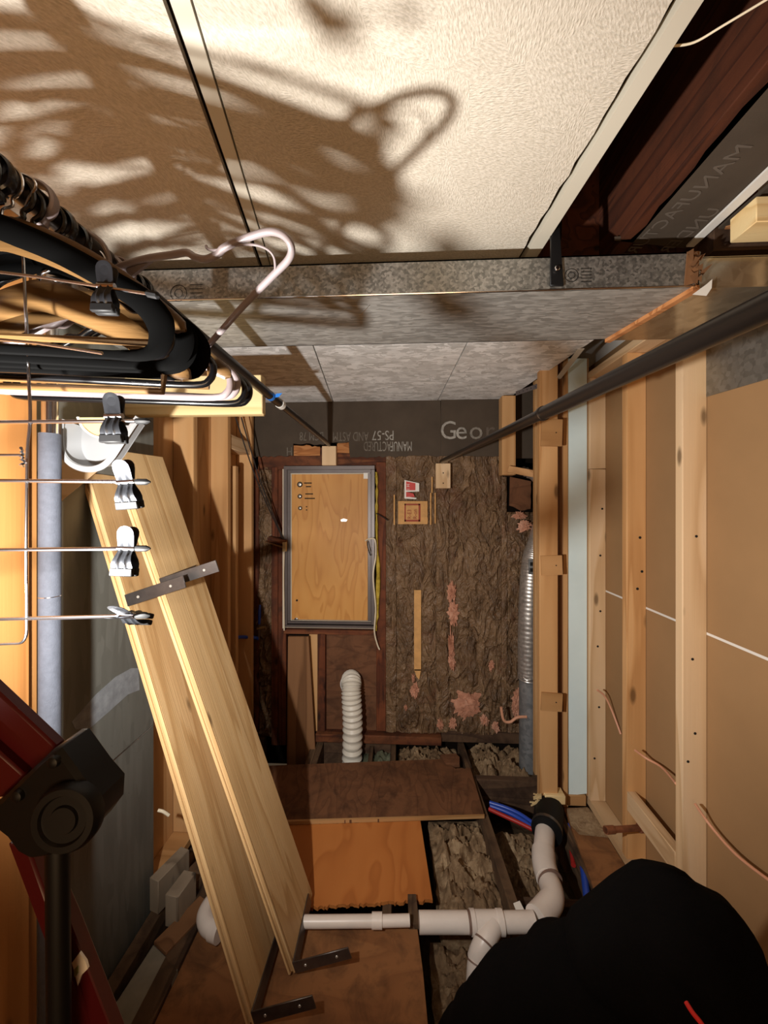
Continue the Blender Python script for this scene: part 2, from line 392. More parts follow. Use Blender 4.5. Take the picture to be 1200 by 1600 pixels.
mk('ceiling_panel', slab(lambda y: lB(y)+.003, lambda y: lC(y), y0, y1, CEIL, CEIL+.015, 60, .0035), M['tile'], ceiling)
mk('grid_bar', slab(lambda y: lA(y)+.006, lB, y0, y1, CEIL-.004, CEIL+.03), M['bar'], ceiling)
mk('panel_gap', slab(lambda y: lA(y)-.012, lambda y: lB(y)+.01, y0, y1, CEIL+.016, CEIL+.02), M['dark'], ceiling)
mk('edge_bar', slab(lD, lE, y0, y1, CEIL-.006, CEIL+.028), M['bar'], ceiling)
mk('panel_gap', slab(lambda y: lC(y)-.02, lambda y: lD(y)+.004, y0, y1, CEIL+.016, CEIL+.02), M['edge'], ceiling)
# rear panels
sA, sB = cl((491, 545), (521, 629)), cl((729, 538), (683, 628)); sC = cl((925, 533), (786, 628))
for f0, f1 in ((lambda y: -1.2, lambda y: sA(y)-.003), (lambda y: sA(y)+.003, lambda y: sB(y)-.003), (lambda y: sB(y)+.003, sC)):
    mk('ceiling_panel', slab(f0, f1, 1.36, YB+.05, CEIL, CEIL+.015), M['tile_leaf'], ceiling)
mk('panel_gap', slab(lambda y: sA(y)-.02, lambda y: sB(y)+.02, 1.36, YB+.05, CEIL+.016, CEIL+.02), M['dark'], ceiling)
mk('subfloor_above', MB().box(-1.3, 1.6, -1.4, 3.0, CEIL+.42, CEIL+.44), M['joist_dark'], ceiling)
# open part on the right: joist, fibreboard, white strip, torn board, block
mk('ceiling_joist', MB().box(.655, .70, -.9, 1.75, CZ+.80, CEIL+.42), M['joist_dark'], ceiling, bevel=.002)
mk('ceiling_joist', MB().box(.06, .10, -.9, 2.8, CEIL+.10, CEIL+.42), M['joist_dark'], ceiling)
mk('ceiling_joist', MB().box(-.5, -.46, -.9, 2.8, CEIL+.10, CEIL+.42), M['joist_dark'], ceiling)
mk('joist_blocking', MB().box(.4, 1.5, 1.32, 1.36, CEIL+.02, CEIL+.42), M['joist_dark'], ceiling)
ZF = CZ+.80
ff = [RZ(x, y, ZF) for x, y in ((960,376),(985,374),(1010,352),(1030,322),(1048,305),(1085,262),(1102,236),(1130,205),(1160,168),(1200,128),(1330,-10),(1400,60),(1205,268),(1072,388))]
fb = mk('fibreboard', MB().prism(ff, (0, 0, .012)), M['fibre'], ceiling, label='dark fibreboard strip nailed under the open ceiling joists')
mk('white_strip', MB().prism([RZ(x, y, ZF-.008) for x, y in ((1072,386),(1084,386),(1215,268),(1400,90),(1380,80),(1200,264))], (0, 0, .006)), M['white_bar'], ceiling)
r = []
for i in range(22):
    t = i/21; r.append(RZ(1088+t*140, 386-t*112+14+random.uniform(-3, 7), ZF+.002))
mk('torn_board', MB().prism([RZ(1086, 388, ZF+.002), RZ(1230, 268, ZF+.002)]+r[::-1], (0, 0, .01)), M['fibre'], ceiling)
r1 = [p+V((.004, -.002, -.002)) for p in r[5:19]]
mk('torn_edge', MB().prism([p+V((-.022, .010, 0)) for p in r1]+[p+V((random.uniform(-.004, .006), 0, 0)) for p in r1[::-1]], (0, 0, .012)), M['torn'], ceiling)
mk('wood_block', MB().prism([RZ(x, y, ZF+.02) for x, y in ((1128,183),(1152,164),(1150,190),(1128,212))], (0, 0, .05)), M['fir'], ceiling)
mk('wood_block', MB().box(.895, 1.25, 1.02, 1.10, CZ+.72, CZ+.785), M['pine_x'], ceiling, bevel=.002)
mk('wood_block', MB().box(.90, 1.35, 1.16, 1.24, CZ+.74, CZ+.86), M['joist_floor_x'], ceiling, bevel=.002)
def text(name, body, org, xd, yd, size, mat, parent, depth=.0015, font_shear=0, align='LEFT', sx=1.0):
    c = bpy.data.curves.new('t', 'FONT'); c.body = body; c.size = size; c.align_x = align; c.resolution_u = 3; c.extrude = depth/2; c.shear = font_shear
    o = bpy.data.objects.new('t', c); COL.objects.link(o)
    me = bpy.data.meshes.new_from_object(o); bpy.data.objects.remove(o); bpy.data.curves.remove(c)
    xd, yd = V(xd).normalized(), V(yd).normalized(); zd = xd.cross(yd); org = V(org); off = V(parent['_o'])
    for v in me.vertices: q = v.co; v.co = org+xd*(q.x*sx)+yd*q.y+zd*(q.z)-off
    me.materials.clear(); me.materials.append(mat); me.name = name
    ob = bpy.data.objects.new(name, me); COL.objects.link(ob); ob.parent = parent; ob['_o'] = list(off); return ob
a = RZ(1035, 358, ZF-.001); b = RZ(1180, 225, ZF-.001)
text('lettering', 'MANUFACTURED', b+V((.0, 0, 0)), (a-b), V((-1, -.1, 0)), .055, M['stencil_dim2'], ceiling, .0008)
text('lettering', 'UNDER', RZ(1130, 325, ZF-.001), (a-b), V((-1, -.1, 0)), .055, M['stencil_dim2'], ceiling, .0008)
# ---- back wall
wall_back = root('wall_back', (0, YB+.1, 0), kind='structure')
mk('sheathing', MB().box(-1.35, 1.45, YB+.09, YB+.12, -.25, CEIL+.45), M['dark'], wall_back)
def bw(x0, y0, x1, y1, Y=YB, th=.03, rot=0):
    """flat piece on the back wall between two photo corners, front face at depth Y"""
    a, b = RY(x0, y0, Y), RY(x1, y1, Y)
    return MB().box(min(a.x, b.x), max(a.x, b.x), Y, Y+th, min(a.z, b.z), max(a.z, b.z), Matrix.Rotation(rot, 3, 'Y') if rot else None)
def torn_poly(pts, Y, amp=1.5, step=6, torn=()):
    out = []
    n = len(pts)
    for i in range(n):
        p, q = pts[i], pts[(i+1) % n]
        out.append(RY(p[0], p[1], Y))
        if i in torn:
            L = math.hypot(q[0]-p[0], q[1]-p[1]); k = max(2, int(L/step))
            for j in range(1, k):
                t = j/k; out.append(RY(p[0]+(q[0]-p[0])*t+random.uniform(-amp, amp)*.5, p[1]+(q[1]-p[1])*t+random.uniform(-amp, amp), Y))
    return out
fp = torn_poly([(388, 620), (688, 620), (690, 712), (547, 715), (545, 690), (500, 694), (458, 693), (458, 712), (388, 714)], YB-.03, 1.6, 5, (2, 4, 5, 7))
mk('fibreboard', MB().prism(fp, (0, .012, 0)), M['fibre'], wall_back)
fp = torn_poly([(689, 620), (786, 620), (786, 713), (689, 712)], YB-.04, .8, 8, (2,))
mk('fibreboard', MB().prism(fp, (0, .012, 0)), M['fibre'], wall_back)
mk('fibreboard', bw(806, 590, 836, 716, YB-.01, .02), M['fibre'], wall_back)
def st(bodytxt, px, py, size, mat, flip=True, Y=YB-.032, shear=0, sx=1):
    p = RY(px, py, Y)
    if flip: text('lettering', bodytxt, p, (-1, 0, 0), (0, 0, -1), size, mat, wall_back, .0008, sx=sx)
    else: text('lettering', bodytxt, p, (1, 0, 0), (0, 0, 1), size, mat, wall_back, .0008, shear, sx=sx)
st('PS-57', 616, 673, .098, M['stencil'], sx=.72); st('AND ASTM', 576, 675, .094, M['stencil_dim'], sx=.56); st('BCM 78', 506, 675, .09, M['stencil_dim'], sx=.6)
st('MANUF', 644, 690, .100, M['stencil'], sx=.46); st('ACTU', 611, 690, .100, M['stencil_dim3'], sx=.46); st('RED', 586, 690, .098, M['stencil_dim'], sx=.46)
st('H', 457, 699, .09, M['stencil_dim'], sx=.7)
st('G', 687, 686, .185, M['stencil'], False, YB-.042, sx=.92); st('e', 711, 686, .185, M['stencil'], False, YB-.042); st('o', 732.5, 686, .185, M['stencil_dim3'], False, YB-.042); st('r', 757, 686, .185, M['stencil_dim2'], False, YB-.042)
# torn light wood in the notch + header
mk('torn_header', MB().prism(torn_poly([(459, 696), (500, 698), (500, 712), (459, 712)], YB-.012, 2, 4, (0,)), (0, .02, 0)), M['torn'], wall_back)
mk('torn_header', MB().prism(torn_poly([(527, 693), (545, 691), (546, 708), (524, 707)], YB-.022, 1, 4, (0,)), (0, .02, 0)), M['torn'], wall_back)
mk('header_beam', bw(398, 700, 603, 733, YB, .08), M['redwood_x'], wall_back, bevel=.003)
mk('stud', bw(588, 722, 603, 1143, YB-.02, .09), M['redwood'], wall_back, bevel=.003)
mk('stud', bw(424, 730, 434, 1165, YB-.005, .09), M['redwood'], wall_back, bevel=.003)
mk('stud', bw(434, 725, 447, 1165, YB+.01, .08), M['redwood'], wall_back, bevel=.003)
mk('stud', bw(396, 712, 404, 1165, YB+.0, .09), M['redwood'], wall_back, bevel=.003)
mk('sill_beam', bw(443, 983, 592, 993, YB-.01, .09), M['redwood_x'], wall_back, bevel=.003)
mk('stud', bw(496, 991, 508, 1143, YB-.02, .06), M['redwood'], wall_back, bevel=.003)
mk('stud', bw(483, 991, 496, 1143, YB+.01, .06), M['fir'], wall_back, bevel=.003)
mk('plywood_panel', bw(504, 990, 592, 1146, YB+.03, .02), M['ply_wall'], wall_back)
mk('bottom_plate', bw(493, 1147, 690, 1166, YB-.04, .12), M['redwood_x'], wall_back, bevel=.004)
mk('bottom_plate', bw(690, 1143, 842, 1164, YB-.02, .12), M['joist_floor_x'], wall_back, bevel=.004)
for x, y in ((452, 692),):
    pass
# paper-backed insulation
def fn_paper(amp, bulge, seed, sc=9):
    def f(a, b, p):
        q = V((p.x*sc*1.3, 0, p.z*sc*.8))+V((seed, seed*2, seed)); e = min(1, 8*min(a, 1-a))
        w1 = V((noise.noise(q*.7), 0, noise.noise(q*.7+V((9, 9, 9)))))*1.2
        rid = 1-abs(noise.noise(q+w1))*2.2; rid2 = 1-abs(noise.noise(q*2.3+w1*1.5+V((4, 0, 4))))*2
        return amp*(1.1*max(0, rid)**2+.55*max(0, rid2)**2-.6)+bulge*max(0, math.sin(math.pi*a))**.5*e*.7
    return f
def batt(name, x0, y0, x1, y1, Y, label, seed, amp=.012, bulge=.02, par=None, mat='kraft', cat='insulation', group=None, kind=None):
    a, b, c = RY(x0, y1, Y), RY(x1, y1, Y), RY(x0, y0, Y)
    nu = max(6, int((b.x-a.x)/.006)); nv = max(6, int((c.z-a.z)/.009))
    mb = MB().grid(a, (b.x-a.x, 0, 0), (0, 0, c.z-a.z), nu, nv, fn_paper(amp, bulge, seed))
    # close the back so it is a thick batt
    n0 = len(mb.v); t = V((0, .05, 0)); mb.add([a+t, V((b.x, Y, a.z))+t, V((b.x, Y, c.z))+t, c+t], [(0, 3, 2, 1)])
    k = nu+1; bl, br, tl, tr = 0, nu, nv*k, nv*k+nu
    mb.f += [tuple(range(0, k))[::-1]+(n0, n0+1)][:0]
    mb.f.append(tuple(range(0, nu+1))+(n0+1, n0)); mb.f.append(tuple(range(tr, tl-1, -1))+(n0+3, n0+2))
    mb.f.append(tuple(range(tl, -1, -k))+(n0, n0+3)); mb.f.append(tuple(range(br, tr+1, k))+(n0+2, n0+1))
    return mk(name, mb, M[mat], par, label, cat if par is None else None, group, kind)
b1 = batt('insulation_batt', 617, 712, 684, 1143, YB+.0, 'brown paper-faced insulation batt right of the boarded window, with red and tan stickers', 3)
b2 = batt('insulation_batt', 699, 712, 785, 1143, YB+.0, 'brown paper-faced insulation batt torn open along its left edge, below the grey lettering', 8, .015, .03)
b3 = batt('insulation_batt', 786, 800, 842, 1146, YB+.01, 'narrow crumpled brown insulation batt behind the silver flexible duct', 14, .02, .03)
b4 = batt('insulation_batt', 402, 716, 426, 1150, YB+.02, 'narrow crumpled brown insulation strip left of the boarded window frame', 21, .025, .01)
f1 = batt('paper_flange', 603, 712, 619, 1143, YB-.015, None, 31, .006, .012, wall_back)
f2 = batt('paper_flange', 682, 712, 701, 1143, YB-.015, None, 35, .007, .012, wall_back)
f3 = batt('paper_flange', 784, 745, 792, 1143, YB-.012, None, 38, .006, .006, wall_back)
def lump(c, r, seed, mat, par=None, name='wool_tuft', sub=4, amp=.24, **kw):
    bm = bmesh.new(); bmesh.ops.create_icosphere(bm, subdivisions=sub, radius=1)
    mb = MB(); vs = []
    for v in bm.verts:
        p = v.co.copy(); k = 1+amp*((noise.turbulence(p*3.2+V((seed, 0, seed)), 4, False)-.5)*1.3+.9*noise.noise(p*.9+V((seed, 3, 0))))*2; vs.append(V(c)+V((p.x*r[0]*k, p.y*r[1]*k, p.z*r[2]*k)))
    fs = [tuple(v.index for v in f.verts) for f in bm.faces]; bm.free(); mb.add(vs, fs)
    return mk(name, mb, M[mat], par, **kw)
def tuft(px, py, w, h, seed, par, Y=YB-.03, mat='pink'):
    s = Y/600; return lump(RY(px, py, Y), (w*s/2, .02, h*s/2), seed, mat, par)
tuft(706, 925, 14, 34, 1, b2); tuft(708, 960, 18, 40, 2, b2); tuft(705, 1010, 10, 50, 3, b2); tuft(706, 1035, 12, 24, 30, b2)
tuft(729, 1100, 42, 46, 4, b2, YB-.03); tuft(648, 1079, 15, 24, 5, b1); tuft(646, 1060, 6, 16, 25, b1); tuft(634, 1106, 6, 10, 26, b1)
tuft(688, 1132, 11, 18, 6, b1); tuft(768, 1040, 10, 18, 7, b2); tuft(775, 1136, 12, 18, 8, b2); tuft(757, 1125, 14, 18, 9, b2); tuft(708, 1130, 12, 20, 27, b2)
tuft(807, 1095, 16, 40, 10, b3); tuft(820, 822, 24, 20, 11, b3, YB-.06); tuft(806, 1112, 12, 20, 12, b3); tuft(812, 806, 22, 14, 13, b3, YB-.05)
mk('paper_strip', bw(647, 922, 658, 1048, YB-.034, .006), M['label_tan'], b1)
mk('paper_tip', MB().prism([RY(x, y, YB-.034) for x, y in ((647, 1046), (658, 1046), (655, 1062), (651, 1058))], (0, .006, 0)), M['label_tan'], b1)
mk('tan_sticker', MB().prism(torn_poly([(622, 783), (668, 783), (668, 819), (622, 819)], YB-.036, 1, 4, (1,)), (0, .003, 0)), M['label_tan'], b1)
mb = MB()
for x0, y0, x1, y1 in ((632,787,656,789.5),(632,812,656,815),(632,787,634,815),(654,787,657,815)):
    a, b = RY(x0, y0, YB-.039), RY(x1, y1, YB-.039); mb.box(a.x, b.x, a.y, a.y+.002, b.z, a.z)
mk('stamp_frame', mb, M['label_ink'], b1)
for t, px in (('R-E3', 642.5), ('R-on', 651.5)):
    text('lettering', t, RY(px, 811, YB-.04), (0, 0, 1), (-1, 0, 0), .04, M['label_ink'], b1, .0008, sx=.9)
mk('red_sticker', MB().prism([RY(x, y, YB-.038) for x, y in ((632, 750), (655, 755), (655, 768), (636, 768.5), (636, 776), (651, 778), (650, 780), (632, 779))], (0, .002, 0)), M['label_w'], b1)
mk('sticker_print', MB().prism([RY(x, y, YB-.041) for x, y in ((634.5, 752), (649, 755), (649, 766), (634.5, 766))], (0, .002, 0)), M['label_red'], b1)
mk('sticker_print', MB().prism([RY(x, y, YB-.041) for x, y in ((634.5, 768.5), (646, 771), (648, 776.5), (634.5, 776.5))], (0, .002, 0)), M['label_red'], b1)
for t, py in (('H', 761), ('l', 765)):
    text('lettering', t, RY(640, py, YB-.043), (0, 0, 1), (-1, 0, 0), .03, M['label_w'], b1, .0008)
for x0, y0, y1 in ((615, 773, 820), (674, 745, 770), (672, 770, 820), (679, 770, 818)):
    mk('paper_strip', bw(x0, y0, x0+2, y1, YB-.035, .004), M['label_tan'], wall_back)
# ---- boarded window
window = root('window_1', RY(515, 982, YB-.03), kind='structure')
Yw = YB-.03
def frame_parts(x0, y0, x1, y1, w, Y, th, nm, mat):
    for q in ((x0, y0, x1, y0+w), (x0, y1-w, x1, y1), (x0, y0+w, x0+w, y1-w), (x1-w, y0+w, x1, y1-w)):
        mk(nm, bw(*q, Y, th), mat, window, bevel=.002)
frame_parts(443, 728, 585.5, 982, 5.5, Yw-.012, .06, 'frame_rail', M['frame_grey'])
frame_parts(448.5, 733.5, 580, 976, 5.5, Yw+.004, .05, 'inner_rail', M['frame_grey'])
frame_parts(454, 739, 581, 971, 1.6, Yw+.006, .02, 'caulk_line', M['caulk'])
mk('frame_lip', bw(441.5, 733, 443, 982, Yw-.02, .05), M['caulk'], window); mk('frame_lip', bw(443, 980.5, 586, 982.5, Yw-.02, .04), M['caulk'], window)
mk('plywood_cover', bw(455.5, 741, 579.5, 969.5, Yw+.015, .012), M['ply_window'], window)
mk('sticker', bw(568, 738.5, 578, 748, Yw+.005, .003), M['label_w'], window)
def disc(px, py, rp, Y, par, mat, name='knob', th=.006, ax=(0, -1, 0)):
    c = RY(px, py, Y); r = rp*Y/600
    return mk(name, MB().lathe(c, ax, [(0, r), (th*.7, r), (th, r*.7)], 14), mat, par)
for px, py, r0 in ((468.5, 757, 4.4), (468.5, 775.5, 3.6), (469, 794, 3.2)):
    disc(px, py, r0, Yw+.014, window, M['blackhole'], 'dial_ring', .002); disc(px, py, r0*.62, Yw+.013, window, M['hole'], 'dial')
for x0, y0, w_ in ((475, 754, 12), (478, 759.5, 8), (477, 771, 12), (476, 778, 16), (478, 791, 2), (478, 796, 2)):
    mk('printed_line', bw(x0, y0, x0+w_, y0+1.6, Yw+.013, .002), M['blackhole'], window)
mk('chipped_patch', MB().prism([RY(x, y, Yw+.012) for x, y in ((532, 812), (537, 810), (543, 812), (541, 815), (533, 815))], (0, .004, 0)), M['hole'], window)
disc(463, 968, 3, Yw+.013, window, M['steel'], 'screw'); disc(464, 938, 1.6, Yw+.014, window, M['blackhole'], 'knot')
mb = MB().sweep(spline([RY(x+1, y, YB-.038) for x, y in ((587, 738), (588, 760), (587.5, 800), (588, 850), (590, 890), (589, 930), (587, 970), (586, 985))], 5),
                [.009+.008*noise.noise(V((i*.7, 1, 2)))+(.006 if 18 < i < 30 else 0) for i in range(36)], .012, seg=8)
mk('foam_filler', mb, M['yellow'], window)
# ---- rod blocks
mk('rod_block', bw(503, 697, 525, 727, YB-.07, .07), M['pine'], None, 'small pine block above the boarded window carrying the left closet rod', 'wood block', bevel=.002)
rb = mk('rod_block', bw(681, 724, 704, 763, YB-.07, .07), M['pine'], None, 'small pine block on brown insulation paper carrying the right closet rod', 'wood block', bevel=.002)
disc(692.5, 739, .9, YB-.071, rb, M['blackhole'], 'nail'); disc(692.5, 755, .9, YB-.071, rb, M['blackhole'], 'nail')
# ---- right wall
wall_right = root('wall_right', (1.2, 1.5, 0), kind='structure')
XR = 1.15
zs = RX(1105, 992, XR).z
mk('drywall_panel', MB().box(XR, XR+.013, -1.4, 2.62, zs+.008, CEIL+.1), M['drywall'], wall_right)
mk('drywall_panel', MB().box(XR, XR+.013, -1.4, 2.62, 0, zs-.0), M['drywall'], wall_right)
mk('gypsum_edge', MB().box(XR-.001, XR+.02, -1.4, 2.5, zs, zs+.0095), M['gypsum'], wall_right)
mk('gap_backing', MB().box(XR+.013, XR+.04, -1.4, 2.62, 0, CEIL+.4), M['gypsum'], wall_right)
def rstud(px, mat, ztop=CEIL-.03, split=None, zb=.04):
    Yn = RX(px, 790, XR).y
    if split:
        zz = RX(920, split, XR-.09).z
        mk('stud', MB().box(XR-.09, XR, Yn, Yn+.04, zb, zz-.001), mat, wall_right, bevel=.003); mk('stud', MB().box(XR-.09, XR, Yn, Yn+.04, zz+.001, ztop), mat, wall_right, bevel=.003)
    else: mk('stud', MB().box(XR-.09, XR, Yn, Yn+.04, zb, ztop), mat, wall_right, bevel=.003)
    return Yn
YS1 = rstud(1105, M['pine']); YS2 = rstud(1010, M['fir']); YS3 = rstud(947, M['pine'], split=733)
mk('stud', MB().box(XR-.09, XR, .98, 1.02, .04, CEIL-.03), M['pine'], wall_right, bevel=.003)
mk('stud', MB().box(XR-.09, XR, .5, .54, .04, CEIL-.03), M['pine'], wall_right, bevel=.003)
mk('bottom_plate', MB().box(XR-.09, XR, -1.2, 2.45, 0, .04), M['pine_y'], wall_right, bevel=.003)
mk('top_plate', MB().box(XR-.09, XR, 1.45, 2.45, CEIL-.03, CEIL+.01), M['pine_y'], wall_right, bevel=.003)
zb = RX(1000, 1262, XR-.09).z
mk('blocking', MB().box(XR-.09, XR-.05, YS1+.04, YS2, zb-.09, zb), M['pine_y'], wall_right, bevel=.003)
# knots / screw marks
for px, py, Xs in ((938, 850, 1), (936, 903, 1), (1063+20, 1080, 0)):
    pass
# wall end (partition facing the camera)
partition = root('wall_end', (.95, 2.3, 0), kind='structure')
YP = 2.19
def pw(x0, y0, x1, y1, Y, th): return bw(x0, y0, x1, y1, Y, th)
a = RY(888, 1243, 2.3); b_ = RY(916, 1243, 2.3)
mk('blue_panel', MB().prism(torn_poly([(886, 560), (917, 560), (917, 1240), (889, 1243)], 2.26, .7, 30, (3,)), (0, .012, 0)), M['blue'], partition, label='pale blue painted strip of drywall')
mk('paper_edge', pw(916, 560, 920, 1243, 2.262, .012), M['drywall'], partition)
mk('trim_board', pw(875, 545, 880, 1262, 2.26, .03), M['plank'], partition, bevel=.001)
mk('trim_board', pw(880.5, 560, 887.5, 1262, 2.25, .03), M['fir'], partition, bevel=.001)
mk('sill_block', pw(886, 1243, 916, 1260, 2.25, .05), M['fir_x'], partition, bevel=.002)
mk('stud', MB().box(RY(843, 790, YP).x, RY(872, 790, YP).x, YP, YP+.04, .03, CEIL+.05), M['fir'], partition, bevel=.003)
mk('stud', MB().box(RY(836, 790, 2.45).x, RY(850, 790, 2.45).x, 2.45, 2.49, .03, CEIL+.05), M['fir'], partition, bevel=.003)
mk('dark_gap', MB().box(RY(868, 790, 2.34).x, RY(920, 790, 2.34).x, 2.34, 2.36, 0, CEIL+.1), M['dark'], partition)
for y0_, y1_, r_ in ((655, 697, .03), (868, 899, -.04), (1083, 1112, .05)):
    o_ = mk('shim', bw(846, y0_, 879, y1_, YP-.012, .012, r_), M['fir_x'], partition, bevel=.001)
    disc(869, (y0_+y1_)/2, .9, YP-.013, o_, M['blackhole'], 'nail', .002)
for p in ((830, 1262), ):
    mb = MB()
    for k in range(16):
        an = random.uniform(2.6, 3.9); L = random.uniform(.03, .08); c = RY(846, 1248, YP-.02)+V((0, 0, random.uniform(-.03, .03)))
        mb.beam(c, c+V((math.cos(an)*L, -.01, -math.sin(an)*L*.6)), (0, 0, 1), .008, .002)
    mk('splinters', mb, M['pine_x'], partition, kind='stuff')
mk('foot_block', bw(852, 1243, 884, 1258, YP-.02, .07), M['pine_x'], partition, bevel=.003)
mk('header_post', bw(784.5, 618, 806, 742, 2.62, .09), M['fir'], partition, bevel=.003)
mk('cleat', MB().beam(RY(795, 733, 2.60), RY(842, 742, 2.50), (0, 0, 1), .045, .03), M['fir_x'], partition, bevel=.002)
mk('board_scrap', MB().prism(torn_poly([(797, 745), (830, 752), (829, 795), (814, 798), (796, 790)], YB-.08, 1.2, 5, (1, 2, 3)), (0, .01, 0)), M['ply_wall'], partition)
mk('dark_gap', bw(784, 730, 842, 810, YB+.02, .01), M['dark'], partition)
# ---- left wall
wall_left = root('wall_left', (-1.15, 1.5, 0), kind='structure')
XL = -1.185; XN = -1.076
mk('backing_board', MB().box(XL-.02, XL, -1.4, YB+.1, -.2, CEIL+.45), M['fir'], wall_left)
for Yn in (1.92, 2.309, 2.677):
    mk('stud', MB().box(XL, XN, Yn, Yn+.04, .04, CEIL), M['fir'], wall_left, bevel=.003)
mk('stud', MB().box(XL, XN, 2.42, 2.46, .04, CEIL-.5), M['fir'], wall_left, bevel=.003)
mk('bottom_plate', MB().box(XL, XN, 1.66, YB, 0, .04), M['fir_x'], wall_left, bevel=.003)
mk('wood_block', MB().box(XL, XN-.01, 2.35, 2.677, CZ+.36, CZ+.45), M['pine_y'], wall_left, bevel=.003)
# boarding in the near corner
Xp = -1.0; yy = .98; k = 0
while yy > -.9:
    wd = (.115, .13, .12)[k % 3]; mk('wall_board', MB().box(Xp-.02, Xp, yy-wd+.003, yy, 0, CEIL), M['panel'], wall_left, bevel=.002); yy -= wd; k += 1
mk('stud', MB().box(-1.13, -1.02, .985, 1.02, 0, CEIL), M['panel'], wall_left)
# room behind the camera
wf = root('wall_front', (0, -1.4, 0), kind='structure')
mk('wall_board', MB().box(-1.2, 1.2, -1.44, -1.4, 0, CEIL+.4), M['panel'], wf)
# ---- floor
floor = root('floor', (0, 1.2, 0), kind='structure')
mk('soil', MB().grid((-1.3, -1.4, -.36), (2.9, 0, 0), (0, 4.4, 0), 60, 90, lambda a, b, p: .03*noise.noise(p*7)), M['earth'], floor, kind='stuff')
for x0_, x1_ in ((-1.08, -1.03), (-.62, -.58), (-.09, -.05)):
    mk('floor_joist', MB().box(x0_, x1_, -1.4, 2.86, -.24, -.016), M['joist_floor'], floor, bevel=.003)
ja, jb = RZ(722, 1165, 0), RZ(808, 1425, 0); ja.z = jb.z = -.13
je = jb+(jb-ja)*.9
mk('floor_joist', MB().beam(ja+(ja-jb)*.05, je, (0, 0, 1), .24, .045), M['joist_floor'], floor, bevel=.003)
ja, jb = RZ(905, 1350, 0), RZ(960, 1500, 0)
mk('floor_joist', MB().box(.86, .90, -1.4, 2.86, -.24, -.016), M['joist_floor'], floor, bevel=.003)
a = RZ(745, 1218, -.02); mk('joist_header', MB().box(a.x, .86, a.y, a.y+.045, -.24, -.02), M['joist_floor_x'], floor, bevel=.003)
mk('joist_header', MB().box(.45, .87, 1.78, 1.82, -.28, -.10), M['joist_floor_x'], floor, bevel=.003)
mk('joist_header', MB().box(-.60, -.07, 2.79, 2.83, -.24, -.02), M['joist_floor_x'], floor, bevel=.003)
for px in (487, 492, 578):
    a = RZ(px, 1168, -.05); mk('joist_stub', MB().box(a.x, a.x+.03, 2.55, 2.82, -.22, -.03), M['joist_floor'], floor, bevel=.003)
# subfloor on the right and below the photographer
sub = [RZ(x, y, 0) for x, y in ((881, 1262), (920, 1262))]+[V((1.06, 2.1, 0)), V((1.06, -1.2, 0)), V((.86, -1.2, 0))]+[RZ(940, 1420, 0)]
sub[0].z = 0
mk('subfloor_panel', MB().prism([V((p.x, p.y, -.016)) for p in sub], (0, 0, .016)), M['ply_brown'], floor, bevel=.001)
for i in range(6):
    yq = 1.16-.4*i; mk('subfloor_plank', MB().box(-1.02, .855, yq-.397, yq, -.016, 0), M['ply_brown'], floor, bevel=.001)
# ================================================================== THINGS
# ---- loose plywood on the joists
def flat(name, pts, z, th, mat, label, cat, torn=(), amp=.6, **kw):
    P = []; n = len(pts)
    for i in range(n):
        p, q = pts[i], pts[(i+1) % n]; P.append(RZ(p[0], p[1], z))
        if i in torn:
            L = math.hypot(q[0]-p[0], q[1]-p[1]); k = int(L/3)
            for j in range(1, k):
                t = j/k; P.append(RZ(p[0]+(q[0]-p[0])*t+random.uniform(-amp, amp), p[1]+(q[1]-p[1])*t+random.uniform(-amp, amp)*1.5, z))
    return mk(name, MB().prism([V((p.x, p.y, z-th)) for p in P], (0, 0, th)), mat, None, label, cat, **kw)
pa = flat('plywood_sheet', [(400, 1197), (690, 1186), (712, 1201), (735, 1200), (757, 1274), (600, 1279), (430, 1284)], .018, .018, M['ply_dark'], 'dark brown plywood sheet lying across the floor joists below the white hose', 'plywood', (2, 5), .5)
mk('bare_edge', MB().prism([RZ(x, y, .019) for x, y in ((445, 1281), (600, 1276.5), (757, 1272), (757, 1274), (600, 1279), (445, 1284))], (0, 0, -.017)), M['fir_x'], pa)
flat('plywood_sheet', [(420, 1270), (655, 1270), (676, 1406), (590, 1410), (470, 1418), (400, 1418)], -.001, .014, M['ply_orange'], 'orange plywood sheet with a splintered front edge on the floor', 'plywood', (2, 3), 1.6)
flat('plywood_sheet', [(270, 1450), (652, 1450), (661, 1520), (672, 1640), (150, 1640), (215, 1540)], -.001, .014, M['ply_brown'], 'brown stained plywood sheet on the floor in front of the white pipe', 'plywood', (0,), .8)
